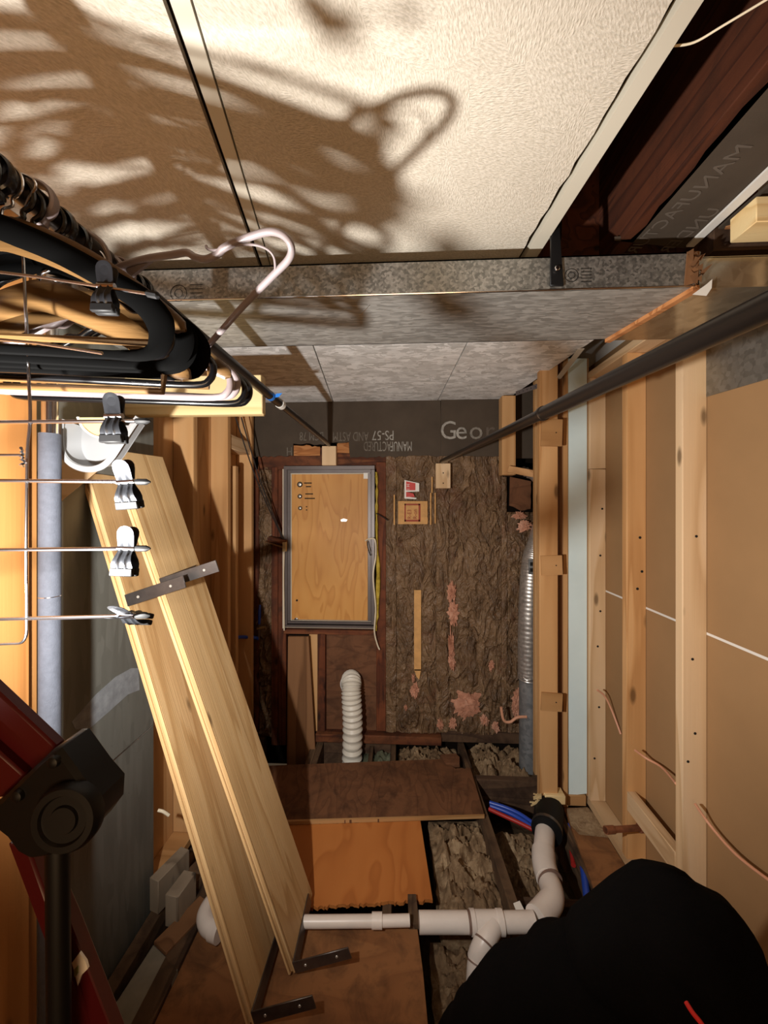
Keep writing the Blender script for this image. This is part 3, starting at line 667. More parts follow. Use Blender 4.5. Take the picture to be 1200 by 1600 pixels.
def floor_wool(pts, z, amp, seed, mat, label, sc=16, nu=64, nv=64):
    a, b, c, d = [RZ(x, y, z) for x, y in pts]; mb = MB()
    for j in range(nv+1):
        for i in range(nu+1):
            s_, t = i/nu, j/nv; p = (a*(1-s_)+b*s_)*(1-t)+(d*(1-s_)+c*s_)*t
            e = min(1, 6*min(s_, 1-s_, t, 1-t)); h = amp*(noise.turbulence(p*sc+V((seed, 0, 0)), 4, False)-.3)*2*e-.05*(1-e)
            mb.v.append(V((p.x+.01*noise.noise(p*20), p.y, z+h)))
    for j in range(nv):
        for i in range(nu): k = j*(nu+1)+i; mb.f.append((k, k+1, k+nu+2, k+nu+1))
    k0 = len(mb.v); ring = [i for i in range(nu+1)]+[j*(nu+1)+nu for j in range(1, nv+1)]+[nv*(nu+1)+i for i in range(nu-1, -1, -1)]+[j*(nu+1) for j in range(nv-1, 0, -1)]
    base = [V((mb.v[i].x, mb.v[i].y, z-.12)) for i in ring]; mb.v += base; n = len(ring)
    for i in range(n): mb.f.append((ring[i], ring[(i+1) % n], k0+(i+1) % n, k0+i))
    mb.f.append(tuple(range(k0+n-1, k0-1, -1)))
    return mk('insulation_batt', mb, M[mat], None, label, 'insulation')
floor_wool([(668, 1270), (762, 1270), (800, 1440), (690, 1440)], -.06, .035, 3, 'grey_wool', 'dirty tan insulation batt lying between floor joists beside the orange plywood')
floor_wool([(728, 1152), (830, 1160), (832, 1212), (745, 1216)], -.05, .05, 9, 'grey_wool', 'ragged grey insulation heap in the floor bay left of the steel duct foot')
floor_wool([(622, 1160), (712, 1160), (722, 1195), (622, 1195)], -.05, .04, 15, 'grey_wool', 'crumpled dirty insulation wad behind the dark plywood, right of the hose')
floor_wool([(566, 1162), (618, 1162), (618, 1195), (566, 1195)], -.05, .03, 19, 'green_wool', 'greenish insulation wad just right of the white hose foot', nu=24, nv=20)
floor_wool([(672, 1455), (790, 1455), (850, 1640), (680, 1640)], -.14, .03, 25, 'grey_wool', 'dark matted insulation batt below the white pipe tee')
floor_wool([(770, 1290), (835, 1290), (850, 1400), (800, 1400)], -.17, .03, 28, 'grey_wool', 'flat grey insulation batt under the blue and red pipes')
mk('scrap_block', MB().prism([RZ(x, y, .0) for x, y in ((688, 1186), (712, 1184), (718, 1190), (718, 1199), (697, 1199))], (0, 0, .03)), M['ply_wall'], None, 'rounded reddish wood scrap at the back corner of the dark plywood', 'wood scrap')
mk('pipe_strap', MB().prism([RZ(x, y, .035) for x, y in ((802, 1412), (812, 1408), (824, 1432), (812, 1438))], (0, 0, .002)), M['label_w'], None, 'white strap lying over the joist end beside the pipe tee', 'strap')
# ---- white corrugated hose
hs = root('corrugated_hose', RY(550, 1185, YB-.08), 'cream corrugated plastic hose rising from the floor into the plywood under the window', 'hose')
path = spline([RY(549, 1230, YB-.12), RY(550, 1190, YB-.12), RY(551, 1130, YB-.12), RY(549, 1085, YB-.11), RY(549, 1066, YB-.07), RY(548.5, 1062, YB+.02)], 26)
mk('hose_tube', MB().sweep(path, [.066+.0055*math.sin(i*1.35) for i in range(len(path))], None, seg=20), M['hose'], hs)
c = RY(548.5, 1067, YB+.03)
mk('wall_collar', MB().lathe(c, (0, -1, 0), [(-.004, .078), (.02, .078), (.022, .072), (.0, .066)], 28), M['label_w'], hs)
# ---- leaning plank
mk('leaning_plank', MB().prism([RY(x, y, YB-.07) for x, y in ((450, 995), (482, 995), (493, 1182), (493, 1200), (448, 1200))], (0, .022, 0)), M['plank'], None, 'worn brown plank standing against the wall under the window, left of the hose', 'plank', bevel=.001)
# ---- galvanised duct
Yd = 1.09; zt = RY(630, 408, Yd).z; zm = RY(630, 460, Yd).z; Yr = RZ(630, 537, zm).y
duct = root('rectangular_duct', (0, 1.25, zm), 'galvanised rectangular air duct crossing the room under the ceiling panels', 'duct')
xl = -1.08; xr0 = RY(1085, 455, Yd).x; xr1 = RZ(952, 526, zm).x
mk('front_face', MB().prism([(xl, Yd, zm), (xr0, Yd, zm), (RY(1095, 395, Yd).x, Yd, zt), (xl, Yd, zt)], (0, .004, 0)), M['duct_front'], duct)
mk('bottom_face', MB().prism([(xl, Yd, zm), (xr0, Yd, zm), (xr1, Yr, zm), (xl, Yr, zm)], (0, 0, .004)), M['duct_under'], duct)
mk('top_face', MB().prism([(xl, Yd, zt), (xr0, Yd, zt), (xr1, Yr, zt), (xl, Yr, zt)], (0, 0, -.004)), M['duct_under'], duct)
mk('rear_face', MB().prism([(xl, Yr, zm), (xr1, Yr, zm), (xr1, Yr, zt), (xl, Yr, zt)], (0, -.004, 0)), M['duct_front'], duct)
mk('folded_seam', MB().sweep([(xl, Yd-.001, zm+.001), (xr0, Yd-.001, zm+.001)], .0022, None, seg=6), M['chrome'], duct)
mk('scratch', MB().beam(RZ(578, 476, zm-.001), RZ(562, 494, zm-.001), (0, 0, 1), .0006, .0012), M['chrome'], duct)
def ink_ring(px, py, r):
    c = RY(px, py, Yd-.001); pts = [c+V((math.cos(a)*r, 0, math.sin(a)*r)) for a in [2*math.pi*i/28 for i in range(28)]]
    mk('ink_stamp', MB().sweep(pts, .0009, .0004, up=(0, 1, 0), seg=6, closed=True), M['black_flat'], duct)
    pts = [c+V((math.cos(a)*r*.5, 0, math.sin(a)*r*.5)) for a in [2*math.pi*i/20 for i in range(20)]]
    mk('ink_stamp', MB().sweep(pts, .0008, .0004, up=(0, 1, 0), seg=6, closed=True), M['black_flat'], duct)
    for j in range(5): mk('ink_stamp', MB().box(c.x+r*1.4, c.x+r*3, c.y-.0006, c.y, c.z+r-(j*.5)*r-.0013, c.z+r-(j*.5)*r), M['black_flat'], duct)
ink_ring(279, 458, .024); ink_ring(893, 430, .018)
# torn tape at the end of the duct
tb = MB()
for k in range(16):
    c = V((xr0+random.uniform(-.02, .012), Yd-.006, random.uniform(zm-.004, zt))); d = V((random.uniform(-.02, .02), random.uniform(-.012, .0), random.uniform(-.02, .02)))
    tb.add([c, c+d, c+d+V((.012, -.004, .006)), c+V((.01, .003, -.006))], [(0, 1, 2, 3)])
mk('torn_tape', tb, M['plank'], duct)
mk('sealing_cap', MB().prism([(xr0-.028, Yd-.003, zm), (xr0+.006, Yd-.005, zm+.01), (xr0+.012, Yd-.003, zt), (xr0-.02, Yd-.002, zt)], (0, .003, 0)), M['plank'], duct)
# seam batten along the sloping end
mk('end_flange', MB().beam(V((xr0+.005, Yd, zm-.004)), V((xr1+.005, Yr, zm-.004)), (0, 0, 1), .016, .02), M['torn'], duct)
# shiny duct continuing to the wall
d2 = root('sheet_metal_duct', (1.0, 1.25, zm), 'smooth shiny sheet metal duct reaching from the galvanised duct to the right wall', 'duct')
mk('front_face', MB().box(xr0+.02, 1.145, Yd+.01, Yd+.014, zm+.005, zt-.01), M['duct_shiny'], d2)
mk('bottom_face', MB().prism([(xr0+.012, Yd+.01, zm), (1.145, Yd+.01, zm), (1.145, Yr+.01, zm), (xr1+.01, Yr+.01, zm)], (0, 0, .005)), M['duct_shiny'], d2)
mk('top_face', MB().box(xr0+.02, 1.145, Yd+.01, Yr, zt-.012, zt-.008), M['duct_shiny'], d2)
mk('white_tag', MB().prism([RY(x, y, Yd-.004) for x, y in ((1082, 460), (1104, 462), (1112, 450), (1113, 436), (1104, 444))], (0, .001, 0)), M['label_w'], d2)
zq = RX(1105, 622, XR).z
mk('wall_sheet', MB().prism([(XR-.004, YS1, zq+.005), (XR-.004, 1.2, zq-.012), (XR-.004, .85, zq-.0), (XR-.004, .85, zm-.001), (XR-.004, YS1, zm-.001)], (.003, 0, 0)), M['wall_metal'], d2)
# ---- black strap holding the duct
ds = root('duct_strap', RY(870, 445, Yd-.008), 'black flat steel strap bolted to the front of the galvanised duct', 'strap')
mk('strap', MB().prism([RY(x, y, Yd-.008) for x, y in ((860, 446), (881, 446), (874, 345), (861, 372))], (0, .006, 0)), M['black_flat'], ds, bevel=.0008)
mk('upper_strap', MB().beam(RY(868, 375, Yd-.003), V((.47, Yd+.1, CEIL+.3)), (1, 0, 0), .03, .005), M['black_flat'], ds)
disc(870, 420, 4, Yd-.010, ds, M['chrome'], 'bolt', .006)
# ---- perforated angle under the ceiling edge
an = root('perforated_angle', RZ(872, 590, CZ+.70), 'bent perforated grey metal angle hanging under the rear ceiling edge', 'metal angle')
p0, p1, p2 = RZ(908, 545, CZ+.735), RZ(872, 592, CZ+.715), RZ(806, 615, CZ+.735)
mk('angle_strip', MB().beam(p0, p1, (1, .3, 0), .03, .002), M['bar'], an); mk('angle_strip', MB().beam(p1, p2, (0, 0, 1), .028, .002), M['frame_grey'], an)
for k in range(9):
    t = (k+1)/10; q = p1.lerp(p2, t); mk('punched_hole', MB().lathe(q+V((0, -.0005, 0)), (.2, -1, 0), [(0, .004), (.002, .004)], 8), M['blackhole'], an)
# ---- closet rods
XR1 = -.531; ZR = CZ+.439
lr = root('closet_rod', (XR1, 1.4, ZR), 'dark bronze closet rod on the left, loaded with hangers', 'rod')
mk('outer_tube', MB().lathe((XR1, -.2, ZR), (0, 1, 0), [(0, .018), (1.83, .018), (1.831, .0195), (1.85, .0195), (1.851, .0155), (1.86, .0155)], 20), M['black_metal'], lr)
mk('inner_tube', MB().lathe((XR1, 1.6, ZR), (0, 1, 0), [(0, .0155), (YB-.07-1.6, .0155)], 20), M['black_metal'], lr)
mk('blue_tape', MB().lathe((XR1, 1.50, ZR), (0, 1, 0), [(0, .0186), (.02, .0186)], 20), M['tape_blue'], lr)
mk('tape_tail', MB().prism([RY(x, y, 1.52) for x, y in ((426, 622), (432, 615), (441, 614), (436, 620))], (0, .001, 0)), M['tape_blue'], lr)
mk('sticker', MB().lathe((XR1, 1.62, ZR), (0, 1, 0), [(0, .0198), (.035, .0198)], 20), M['label_w'], lr)
A = V((.273, YB-.07, CZ+.312)); B = V((.462, .42, CZ+.246)); D = (B-A).normalized(); 
rr = root('closet_rod', A.lerp(B, .5), 'dark bronze closet rod crossing the right side, empty of hangers', 'rod')
tj = .69; J = A.lerp(B, tj)
mk('inner_tube', MB().lathe(A, D, [(0, .0165), ((J-A).length, .0165)], 20), M['black_metal'], rr)
mk('outer_tube', MB().lathe(J-D*.002, D, [(0, .017), (.001, .0215), (.012, .0215), (.013, .019), (1.6, .019)], 24), M['black_metal'], rr)
# ---- 2x4 arm carrying the left rod
mk('rod_support_arm', MB().box(-1.18, RY(411, 615, 1.47).x, 1.46, 1.50, RY(400, 647, 1.46).z, RY(400, 585, 1.46).z), M['pine_x'], None, 'short pale pine timber sticking out from the left wall behind the hangers', 'timber', bevel=.004)
# ---- leaning shelves with L brackets
def shelf(topN, botN, width, label):
    topN, botN = V(topN), V(botN); ax = (topN-botN); L = ax.length; ax.normalize()
    wd = V((0.0, 1, 0)); wd = (wd-ax*wd.dot(ax)).normalized(); nrm = wd.cross(ax).normalized()
    if nrm.x < 0: nrm = -nrm
    r_ = root('shelf_board', botN, label, 'shelf', 'shelf boards leaning on the left wall')
    Rm = Matrix((nrm, wd, ax)).transposed(); r_.rotation_euler = Rm.to_euler()
    T = .028
    mk('board', MB().box(-T, 0, 0, width, 0, L), M['shelf'], r_, bevel=.003, local=True)
    mb = MB().box(-T-.001, -.018, -.008, 0, 0, L); mk('tongue', mb, M['shelf_edge'], r_, bevel=.002, local=True)
    mb = MB().box(-.010, .001, -.006, 0, 0, L); mk('tongue', mb, M['shelf_edge'], r_, bevel=.002, local=True)
    return r_, L, width
M['shelf_edge'] = wood('shelf_edge_pine', rgb(180,140,90), rgb(214,178,126), rgb(228,196,146), 'z', 1.0, 4, knots=False)
def bracket(s_, zc, width, tilt=0):
    br_ = root('shelf_bracket', (0, 0, 0)); br_.parent = s_
    del br_['_o']; br_['_o'] = [0, 0, 0]
    a1 = MB().box(.0005, .005, -.004, width*.86, zc-.021, zc+.021)
    mk('face_arm', a1, M['steel'], br_, bevel=.0008, local=True)
    a2 = MB().box(.0, .215, -.009, -.004, zc-.021, zc+.021)
    mk('outer_arm', a2, M['steel'], br_, bevel=.0008, local=True)
    for xq in (.045, .165):
        mk('screw', MB().lathe((xq, -.009, zc), (0, -1, 0), [(0, .005), (.0015, .004), (.0016, .002)], 10), M['hole'], br_, local=True)
zf = .0
n2b, n2t = RZ(463, 1517, .02), RY(181, 703, 1.30)
s2, L2, W2 = shelf(n2t, n2b, .27, 'right pine shelf board of the leaning pair, lower end nearer the white pipe')
n1b, n1t = RZ(399, 1597, .02), RY(139, 738, 1.28)
s1, L1, W1_ = shelf(n1t, n1b, .26, 'left pine shelf board of the leaning pair, nearest the grey sheet metal')
def param(bot, top, py):     # height along the board whose photo row is py
    lo, hi = 0, 1
    for _ in range(30):
        m = (lo+hi)/2; p = V(bot).lerp(V(top), m)
        d = -SA*p.x+CA*p.y; y_ = 790-(p.z-CZ)/d*600
        if y_ > py: lo = m
        else: hi = m
    return lo*(V(top)-V(bot)).length
for s_, b_, t_, pm, w_ in ((s2, n2b, n2t, 912, .27), (s1, n1b, n1t, 938, .26)):
    bracket(s_, param(b_, t_, pm), w_); bracket(s_, .022, w_)
# ---- plenum, foam sleeve pipe, brace, tray
XPn = -1.095
pl = root('sheet_metal_plenum', (-1.12, 1.35, 0), 'tall dull grey sheet metal duct casing standing against the left wall', 'duct')
Ya, Yb_ = 1.03, RX(240, 1200, XPn).y
s0 = RX(138, 1222, XPn); s1_ = RX(238, 1129, XPn); zseam = s0.z
mk('casing_sheet', MB().box(XPn-.086, XPn, Ya, Yb_, zseam+.002, CEIL-.003), M['plenum'], pl, bevel=.001)
mk('casing_sheet', MB().box(XPn-.086, XPn, Ya, Yb_, -.15, zseam-.001), M['plenum'], pl, bevel=.001)
mk('seam_line', MB().box(XPn-.01, XPn+.0015, Ya, Yb_, zseam-.002, zseam+.002), M['chrome'], pl)
sm = MB().prism([RX(x, y, XPn+.0005) for x, y in ((112, 1128), (120, 1118), (150, 1085), (180, 1058), (205, 1044), (216, 1044), (218, 1078), (200, 1085), (170, 1112), (140, 1138), (118, 1140))], (.0006, 0, 0))
mk('scuffed_patch', sm, plain('worn_zinc', rgb(158,162,166), .6, .5, 30, .2), pl)
# boot at its foot
bt = MB()
q = [RZ(x, y, z) for x, y, z in ((240, 1474, .02), (279, 1512, .02), (205, 1660, .02), (120, 1660, .02))]
bt.prism([V((p.x, p.y, -.10)) for p in q], (0, 0, .12)); mk('duct_boot', bt, M['boot'], pl, bevel=.004)
fpipe = root('insulated_pipe', RY(78, 1400, .93), 'vertical pipe in a grey foam sleeve in front of the left wall boards', 'pipe')
c0 = RY(78, 790, .97)
z_t, z_b = RY(78, 678, .97).z, .0
mk('foam_sleeve', MB().lathe((c0.x, c0.y, z_b), (0, 0, 1), [(0, .024), (z_t-z_b, .024)], 24), M['foam_pipe'], fpipe)
mk('steel_pipe', MB().lathe((c0.x, c0.y, z_t-.02), (0, 0, 1), [(0, .018), (CEIL-z_t+.02, .018)], 20), M['chrome'], fpipe)
mk('sleeve_joint', MB().lathe((c0.x, c0.y, RY(78, 932, .97).z), (0, 0, 1), [(0, .0243), (.002, .0243)], 20), M['chrome'], fpipe)
br = mk('diagonal_brace', MB().beam(RX(-60, 868, XPn+.03), RX(175, 690, XPn+.03), (0, 0, 1), .088, .036), M['pine_y'], None, 'pale pine brace running diagonally behind the grey foam sleeve', 'timber', bevel=.003)
disc(36, 763, 1, 1.0, br, M['copper'], 'nail') if False else None
tray = root('plastic_tray', RY(140, 735, 1.01), 'pale grey U-shaped plastic tray hanging behind the clip hangers', 'tray')
def tp(x, y, Y=1.01): return RY(x, y, Y)
rim = [tp(96, 655), tp(94, 680), tp(96, 703), tp(106, 720), tp(122, 730), tp(142, 733), tp(160, 728), tp(174, 715), tp(188, 694), tp(205, 668), tp(216, 652)]
mk('rim', MB().sweep(spline(rim, 6), .009, .006, up=(0, 1, 0), seg=8), M['tray'], tray)
sp = spline(rim, 6); cen = tp(152, 690)
bk = [p.lerp(cen, .16)+V((0, .05, 0)) for p in sp]; n_ = len(sp)
mk('side_wall', MB().add(list(sp)+bk, [(i, i+1, n_+i+1, n_+i) for i in range(n_-1)]), M['tray'], tray)
mk('basin', MB().prism(bk, (0, .004, 0)), M['tray'], tray)
inn = [tp(122, 652, 1.055), tp(130, 668, 1.055), tp(145, 680, 1.055), tp(160, 683, 1.055), tp(172, 676, 1.055), tp(180, 652, 1.055)]
mk('cutout_edge', MB().sweep(spline(inn, 6), .004, .005, up=(0, 1, 0), seg=8), M['label_w'], tray)
mk('cutout', MB().prism([p+V((0, .002, 0)) for p in spline(inn, 6)], (0, .003, 0)), M['pine_x'], tray)
# ---- hangers
def hook_path(R=.025, drop=.055):
    pts = [V((0, 0, -drop)), V((0, 0, -drop+.018)), V((.012, 0, -R-.006))]
    for i in range(10):
        a = -math.pi/3+i*(math.pi*1.22)/9; pts.append(V((math.cos(a)*R, 0, math.sin(a)*R)))
    return spline(pts, 3)
# local frame: rod centre at origin, hanger hangs in local XZ
def tube_hanger(label, mat, hookmat, half=.21, r=.0052, group=None, hr=.0045, flat_=1.0, name='plastic_hanger', notch=True):
    t = root(name, (0, 0, 0), label, 'hanger', group)
    pts = [(0, 0, -.062), (.03, 0, -.07), (.07, 0, -.088)]
    if notch: pts += [(.088, 0, -.103), (.10, 0, -.104), (.115, 0, -.108)]
    pts += [(half-.03, 0, -.158), (half-.008, 0, -.175), (half, 0, -.192), (half-.006, 0, -.212), (half-.03, 0, -.222), (.08, 0, -.223)]
    full = pts+[(0, 0, -.223)]+[(-x, y, z) for x, y, z in pts[::-1]][:-1]
    mk('body', MB().sweep(spline(full, 4, True), r, r*flat_, up=(0, 1, 0), seg=10, closed=True), mat, t, local=True)
    mk('hook', MB().sweep(hook_path(.026, .055), hr*.8, hr*1.6, up=(0, 1, 0), seg=8), hookmat, t, local=True)
    return t
def velvet_hanger(label, group=None):
    t = root('velvet_hanger', (0, 0, 0), label, 'hanger', group)
    P = [(0, -.064), (.05, -.078), (.10, -.098), (.16, -.130), (.195, -.152), (.214, -.178), (.212, -.205), (.195, -.220), (.15, -.223), (.07, -.223)]
    full = [V((x, 0, z)) for x, z in P]+[V((0, 0, -.223))]+[V((-x, 0, z)) for x, z in P[::-1]][:-1]
    wd = [.016, .016, .015, .015, .017, .018, .014, .009, .006, .006]; wf_ = wd+[.006]+wd[::-1][:-1]
    sp_ = spline(full, 4, True); ws = []
    for i in range(len(full)):
        for j in range(4): ws.append(wf_[i]*(1-j/4)+wf_[(i+1) % len(full)]*j/4)
    mk('body', MB().sweep(sp_, ws, .0035, up=(0, 1, 0), seg=8, closed=True), M['velvet'], t, local=True)
    mk('hook', MB().sweep(hook_path(), .0035, .0035, up=(0, 1, 0), seg=8), M['black_plastic'], t, local=True)
    return t
def wood_hanger(label, group=None, bar=True):
    t = root('wooden_hanger', (0, 0, 0), label, 'hanger', group)
    P = [(-.225, .018, -.178), (-.20, .014, -.162), (-.14, .006, -.122), (-.08, 0, -.092), (-.03, 0, -.074), (0, 0, -.068), (.03, 0, -.074), (.08, 0, -.092), (.14, .006, -.122), (.20, .014, -.162), (.225, .018, -.178)]
    sp_ = spline(P, 3); n = len(sp_); ws = [.004+.020*math.sin(math.pi*min(i, n-1-i)/(n-1))**.5 if min(i, n-1-i) > 0 else .002 for i in range(n)]
    mk('body', MB().sweep(sp_, ws, [.0045]*n, up=(0, 1, 0), seg=8), M['hang_wood'], t, local=True)
    if bar: mk('trouser_bar', MB().sweep([(-.19, .01, -.166), (-.188, .012, -.2), (0, .012, -.2), (.188, .012, -.2), (.19, .01, -.166)], .005, None, seg=8), M['hang_wood'], t, local=True)
    mk('hook', MB().sweep(hook_path(), .002, None, seg=8), M['chrome'], t, local=True)
    return t
def put(t, Y, yaw=0, dz=0, roll=0): t.location = (XR1, Y, ZR+dz); t.rotation_euler = (0, math.radians(roll), math.radians(yaw)); return t
protos = {'tube': tube_hanger('p', M['black_plastic'], M['black_plastic'], .215, .006), 'lilac': tube_hanger('p', M['lilac'], M['lilac'], .212, .0065, None, .0055),
          'velvet': velvet_hanger('p'), 'wood': wood_hanger('p')}
used = set()
def H(kind, Y, yaw, label, group, dz=0, roll=0):
    t = protos[kind] if kind not in used else copy_tree(protos[kind]); used.add(kind)
    t['label'] = label; t['group'] = group; put(t, Y, yaw, dz-.006, roll); return t
YW = 11
H('tube', .745, YW+1, 'glossy black plastic hanger, farthest along the left rod', 'black plastic hangers on the left rod')
H('tube', .722, YW-1, 'glossy black plastic hanger, second from the far end of the left rod', 'black plastic hangers on the left rod', -.006)
H('lilac', .690, YW+2, 'grey-lilac plastic hanger hung just in front of the farthest black hangers', 'grey-lilac hangers on the left rod')
H('lilac', .665, YW-1, 'grey-lilac plastic hanger pressed against the far wooden hanger', 'grey-lilac hangers on the left rod', -.01)
H('wood', .625, YW, 'wooden hanger with a pointed tip, behind the black velvet hangers', 'wooden hangers on the left rod', -.02)
H('tube', .588, YW+2, 'black plastic hanger whose hook is the right one of two beside the lilac hook', 'black plastic hangers on the left rod', -.008)
H('tube', .562, YW, 'black plastic hanger whose hook is the left one of two beside the lilac hook', 'black plastic hangers on the left rod', -.004)
H('velvet', .545, YW+1, 'black velvet hanger, rear one of the velvet bunch', 'black velvet hangers on the left rod', -.008)
H('lilac', .528, YW, 'grey-lilac plastic hanger whose broad hook shows against the ceiling', 'grey-lilac hangers on the left rod', .006)
H('velvet', .512, YW-1, 'black velvet hanger, third from the front of the velvet bunch', 'black velvet hangers on the left rod', -.012)
H('velvet', .497, YW+1, 'black velvet hanger, second from the front of the velvet bunch', 'black velvet hangers on the left rod', -.010)
H('wood', .540, YW-12, 'wooden hanger whose tip hangs lowest, under the black velvet bunch', 'wooden hangers on the left rod', -.055, 3)
H('velvet', .452, YW, 'black velvet hanger, front one of the velvet bunch', 'black velvet hangers on the left rod', -.014)
H('tube', .468, YW+2, 'black plastic hanger nearest the viewer, its hook near the left edge', 'black plastic hangers on the left rod', -.006)
H('wood', .483, YW-2, 'wooden hanger with a long bright lower edge, just behind the front velvet one', 'wooden hangers on the left rod', -.004)
# silver hanger turned sideways towards the ceiling
sh = root('silver_hanger', RY(184, 430, .60), 'silver tubular hanger twisted sideways, its end raised against the ceiling', 'hanger')
def q3(x, y, Y): return RY(x, y, Y)
pth = [q3(172, 432, .62), q3(186, 418, .61), q3(225, 405, .60), q3(270, 398, .585), q3(292, 395, .58), q3(305, 402, .577), q3(322, 405, .573), q3(340, 397, .57), q3(352, 386, .566), q3(385, 372, .56), q3(420, 362, .55), q3(443, 368, .545), q3(455, 385, .55), q3(451, 405, .57), q3(425, 432, .60), q3(380, 478, .65), q3(320, 545, .73), q3(260, 600, .80)]
mk('body', MB().sweep(spline(pth, 5), .0055, None, seg=12), M['silver_alu'], sh)
mk('inner_web', MB().sweep(spline([q3(352, 386, .566), q3(390, 382, .562), q3(415, 388, .56), q3(428, 402, .566), q3(430, 424, .59)], 5), .0018, None, seg=8), M['silver_alu'], sh)
mk('notch_hook', MB().sweep(spline([q3(352, 388, .566), q3(336, 391, .566), q3(325, 389, .566), q3(322, 384, .566)], 4), .0022, None, seg=8), M['silver_alu'], sh)
mk('neck_gusset', MB().prism([q3(186, 420, .612), q3(240, 404, .60), q3(184, 448, .612)], (0, .005, 0)), M['silver_alu'], sh)
mk('hook', MB().sweep(spline([q3(184, 436, .615), q3(172, 420, .615), q3(170, 400, .61), q3(158, 378, .60), q3(135, 362, .60), q3(112, 352, .60), q3(100, 360, .62)], 5), .0038, None, seg=10), M['silver_alu'], sh)
# ---- clip hangers
def clip(par, c, s=1.0, rot=0, tilt=0):
    c = V(c); R = Matrix.Rotation(rot, 3, 'Y') @ Matrix.Rotation(tilt, 3, 'X')
    cr = root('clip', (0, 0, 0)); cr.parent = par; cr['_o'] = list(par['_o'])
    def tr(x, y, z): return c+R @ V((x, y, z))*s
    for sg in (-1, 1):
        def yy_(z): return sg*(.002+abs(z)*.20) if z > -.004 else sg*(.0028+.006*math.sin(min(1, (-z-.004)/.032)*math.pi))
        rows = [(.0325, .002), (.0315, .006), (.029, .0095), (.025, .012), (.019, .0128), (.012, .0125), (.004, .0122), (-.004, .0112), (-.010, .0118), (-.016, .0135), (-.022, .0152), (-.028, .0162), (-.036, .0165)]
        nx = 20; mb = MB(); F = []; Bk = []
        for z, hw in rows:
            for i in range(nx+1):
                x = -hw+2*hw*i/nx; rib = .0022*(math.exp(-((x-.0055)/.0017)**2)+math.exp(-((x+.0055)/.0017)**2))*(1 if -.030 < z < -.002 else 0)
                cup = -.0018*math.exp(-((x/.008)**2+((z-.020)/.007)**2))
                F.append(tr(x, yy_(z)+sg*(rib+cup), z)); Bk.append(tr(x, yy_(z)-sg*.0008, z))
        m_ = nx+1; nr = len(rows); N_ = len(F); fs_ = []
        for j in range(nr-1):
            for i in range(nx):
                k = j*m_+i; fs_ += [(k, k+1, k+m_+1, k+m_), (N_+k, N_+k+m_, N_+k+m_+1, N_+k+1)]
        for j in range(nr-1): k = j*m_; fs_ += [(k, k+m_, N_+k+m_, N_+k), (k+nx, N_+k+nx, N_+k+nx+m_, k+nx+m_)]
        fs_ += [(i, N_+i, N_+i+1, i+1) for i in range(nx)]
        mb.add(F+Bk, fs_); jw = mk('jaw', mb, M['clip'], cr)
        mk('rubber_tip', MB().add([tr(x, y, z) for z in (-.040, -.028) for y in (sg*.001, sg*.0085) for x in (-.0172, .0172)], [(0,2,3,1),(4,5,7,6),(0,1,5,4),(2,6,7,3),(0,4,6,2),(1,3,7,5)]), M['rubber'], cr, bevel=.0012)
    mk('spring', MB().lathe(tr(-.013, 0, 0), R @ V((1, 0, 0)), [(0, .0042*s), (.026*s, .0042*s)], 10), M['chrome'], cr)
tc_ = root('tiered_clip_hanger', (XR1, .50, ZR), 'chrome tiered skirt hanger with clips on four wires at the left edge', 'hanger')
YT = .50
wx = RY(41, 800, YT).x
mk('upright_wire', MB().sweep(spline([V((XR1+.0, YT, ZR+.018)), V((XR1+.03, YT, ZR)), V((XR1+.012, YT, ZR-.05)), RY(44, 560, YT), RY(47, 650, YT), RY(43, 700, YT), RY(42, 760, YT), RY(41, 870, YT), RY(42, 960, YT), RY(38, 1000, YT), RY(10, 1006, YT), RY(-60, 1008, YT)], 5), .0019, None, seg=8), M['chrome'], tc_)
mk('wire_wrap', MB().sweep([RY(36+random.uniform(-4, 4), 700+i*2.2, YT-.004+.008*(i % 2)) for i in range(14)], .002, None, seg=6), M['chrome'], tc_)
mk('side_wire', MB().sweep([RY(-40, 711, YT), RY(34, 711, YT)], .002, None, seg=8), M['chrome'], tc_)
for py, tl, cx, rot, ti in ((662, 658, 178, 0, 0), (748, 753, 197, -.06, .15), (862, 857, 198, .03, -.1), (975, 962, 197, .0, 1.15)):
    a = RY(-330, py, YT); b = RY(228, tl, YT); th = (b-a).normalized()
    mk('clip_wire', MB().sweep([a, b], .0026, None, seg=8), M['chrome'], tc_)
    mk('wire_cap', MB().sweep([RY(211, tl, YT), RY(214, tl, YT), RY(229, tl, YT), RY(235, tl, YT)], [.0025, .0042, .0042, .0012], None, seg=8), M['rubber'], tc_)
    clip(tc_, RY(cx, tl+(0 if py != 662 else -8), YT), .92, rot, ti); 
ch2 = root('clip_hanger', (XR1, .43, ZR), 'chrome clip hanger whose single clip shows beside the silver hanger hook', 'hanger')
YC = .43
mk('clip_wire', MB().sweep([RY(-60, 418, YC), RY(70, 434, YC), RY(236, 460, YC)], .0018, None, seg=8), M['chrome'], ch2)
mk('wire_cap', MB().sweep([RY(228, 458, YC), RY(232, 459, YC), RY(246, 462, YC), RY(250, 463, YC)], [.0022, .0042, .0042, .0012], None, seg=8), M['rubber'], ch2)
clip(ch2, RY(166, 447, YC), .8, .05, 0)
mk('frame_wire', MB().sweep(spline([V((XR1, YC, ZR+.02)), V((XR1+.022, YC, ZR)), V((XR1, YC, ZR-.05)), RY(-30, 412, YC)], 5), .0018, None, seg=8), M['chrome'], ch2)
mk('frame_wire', MB().sweep([RY(-40, 527, YC), RY(60, 536, YC), RY(160, 552, YC)], .0018, None, seg=8), M['chrome'], ch2)
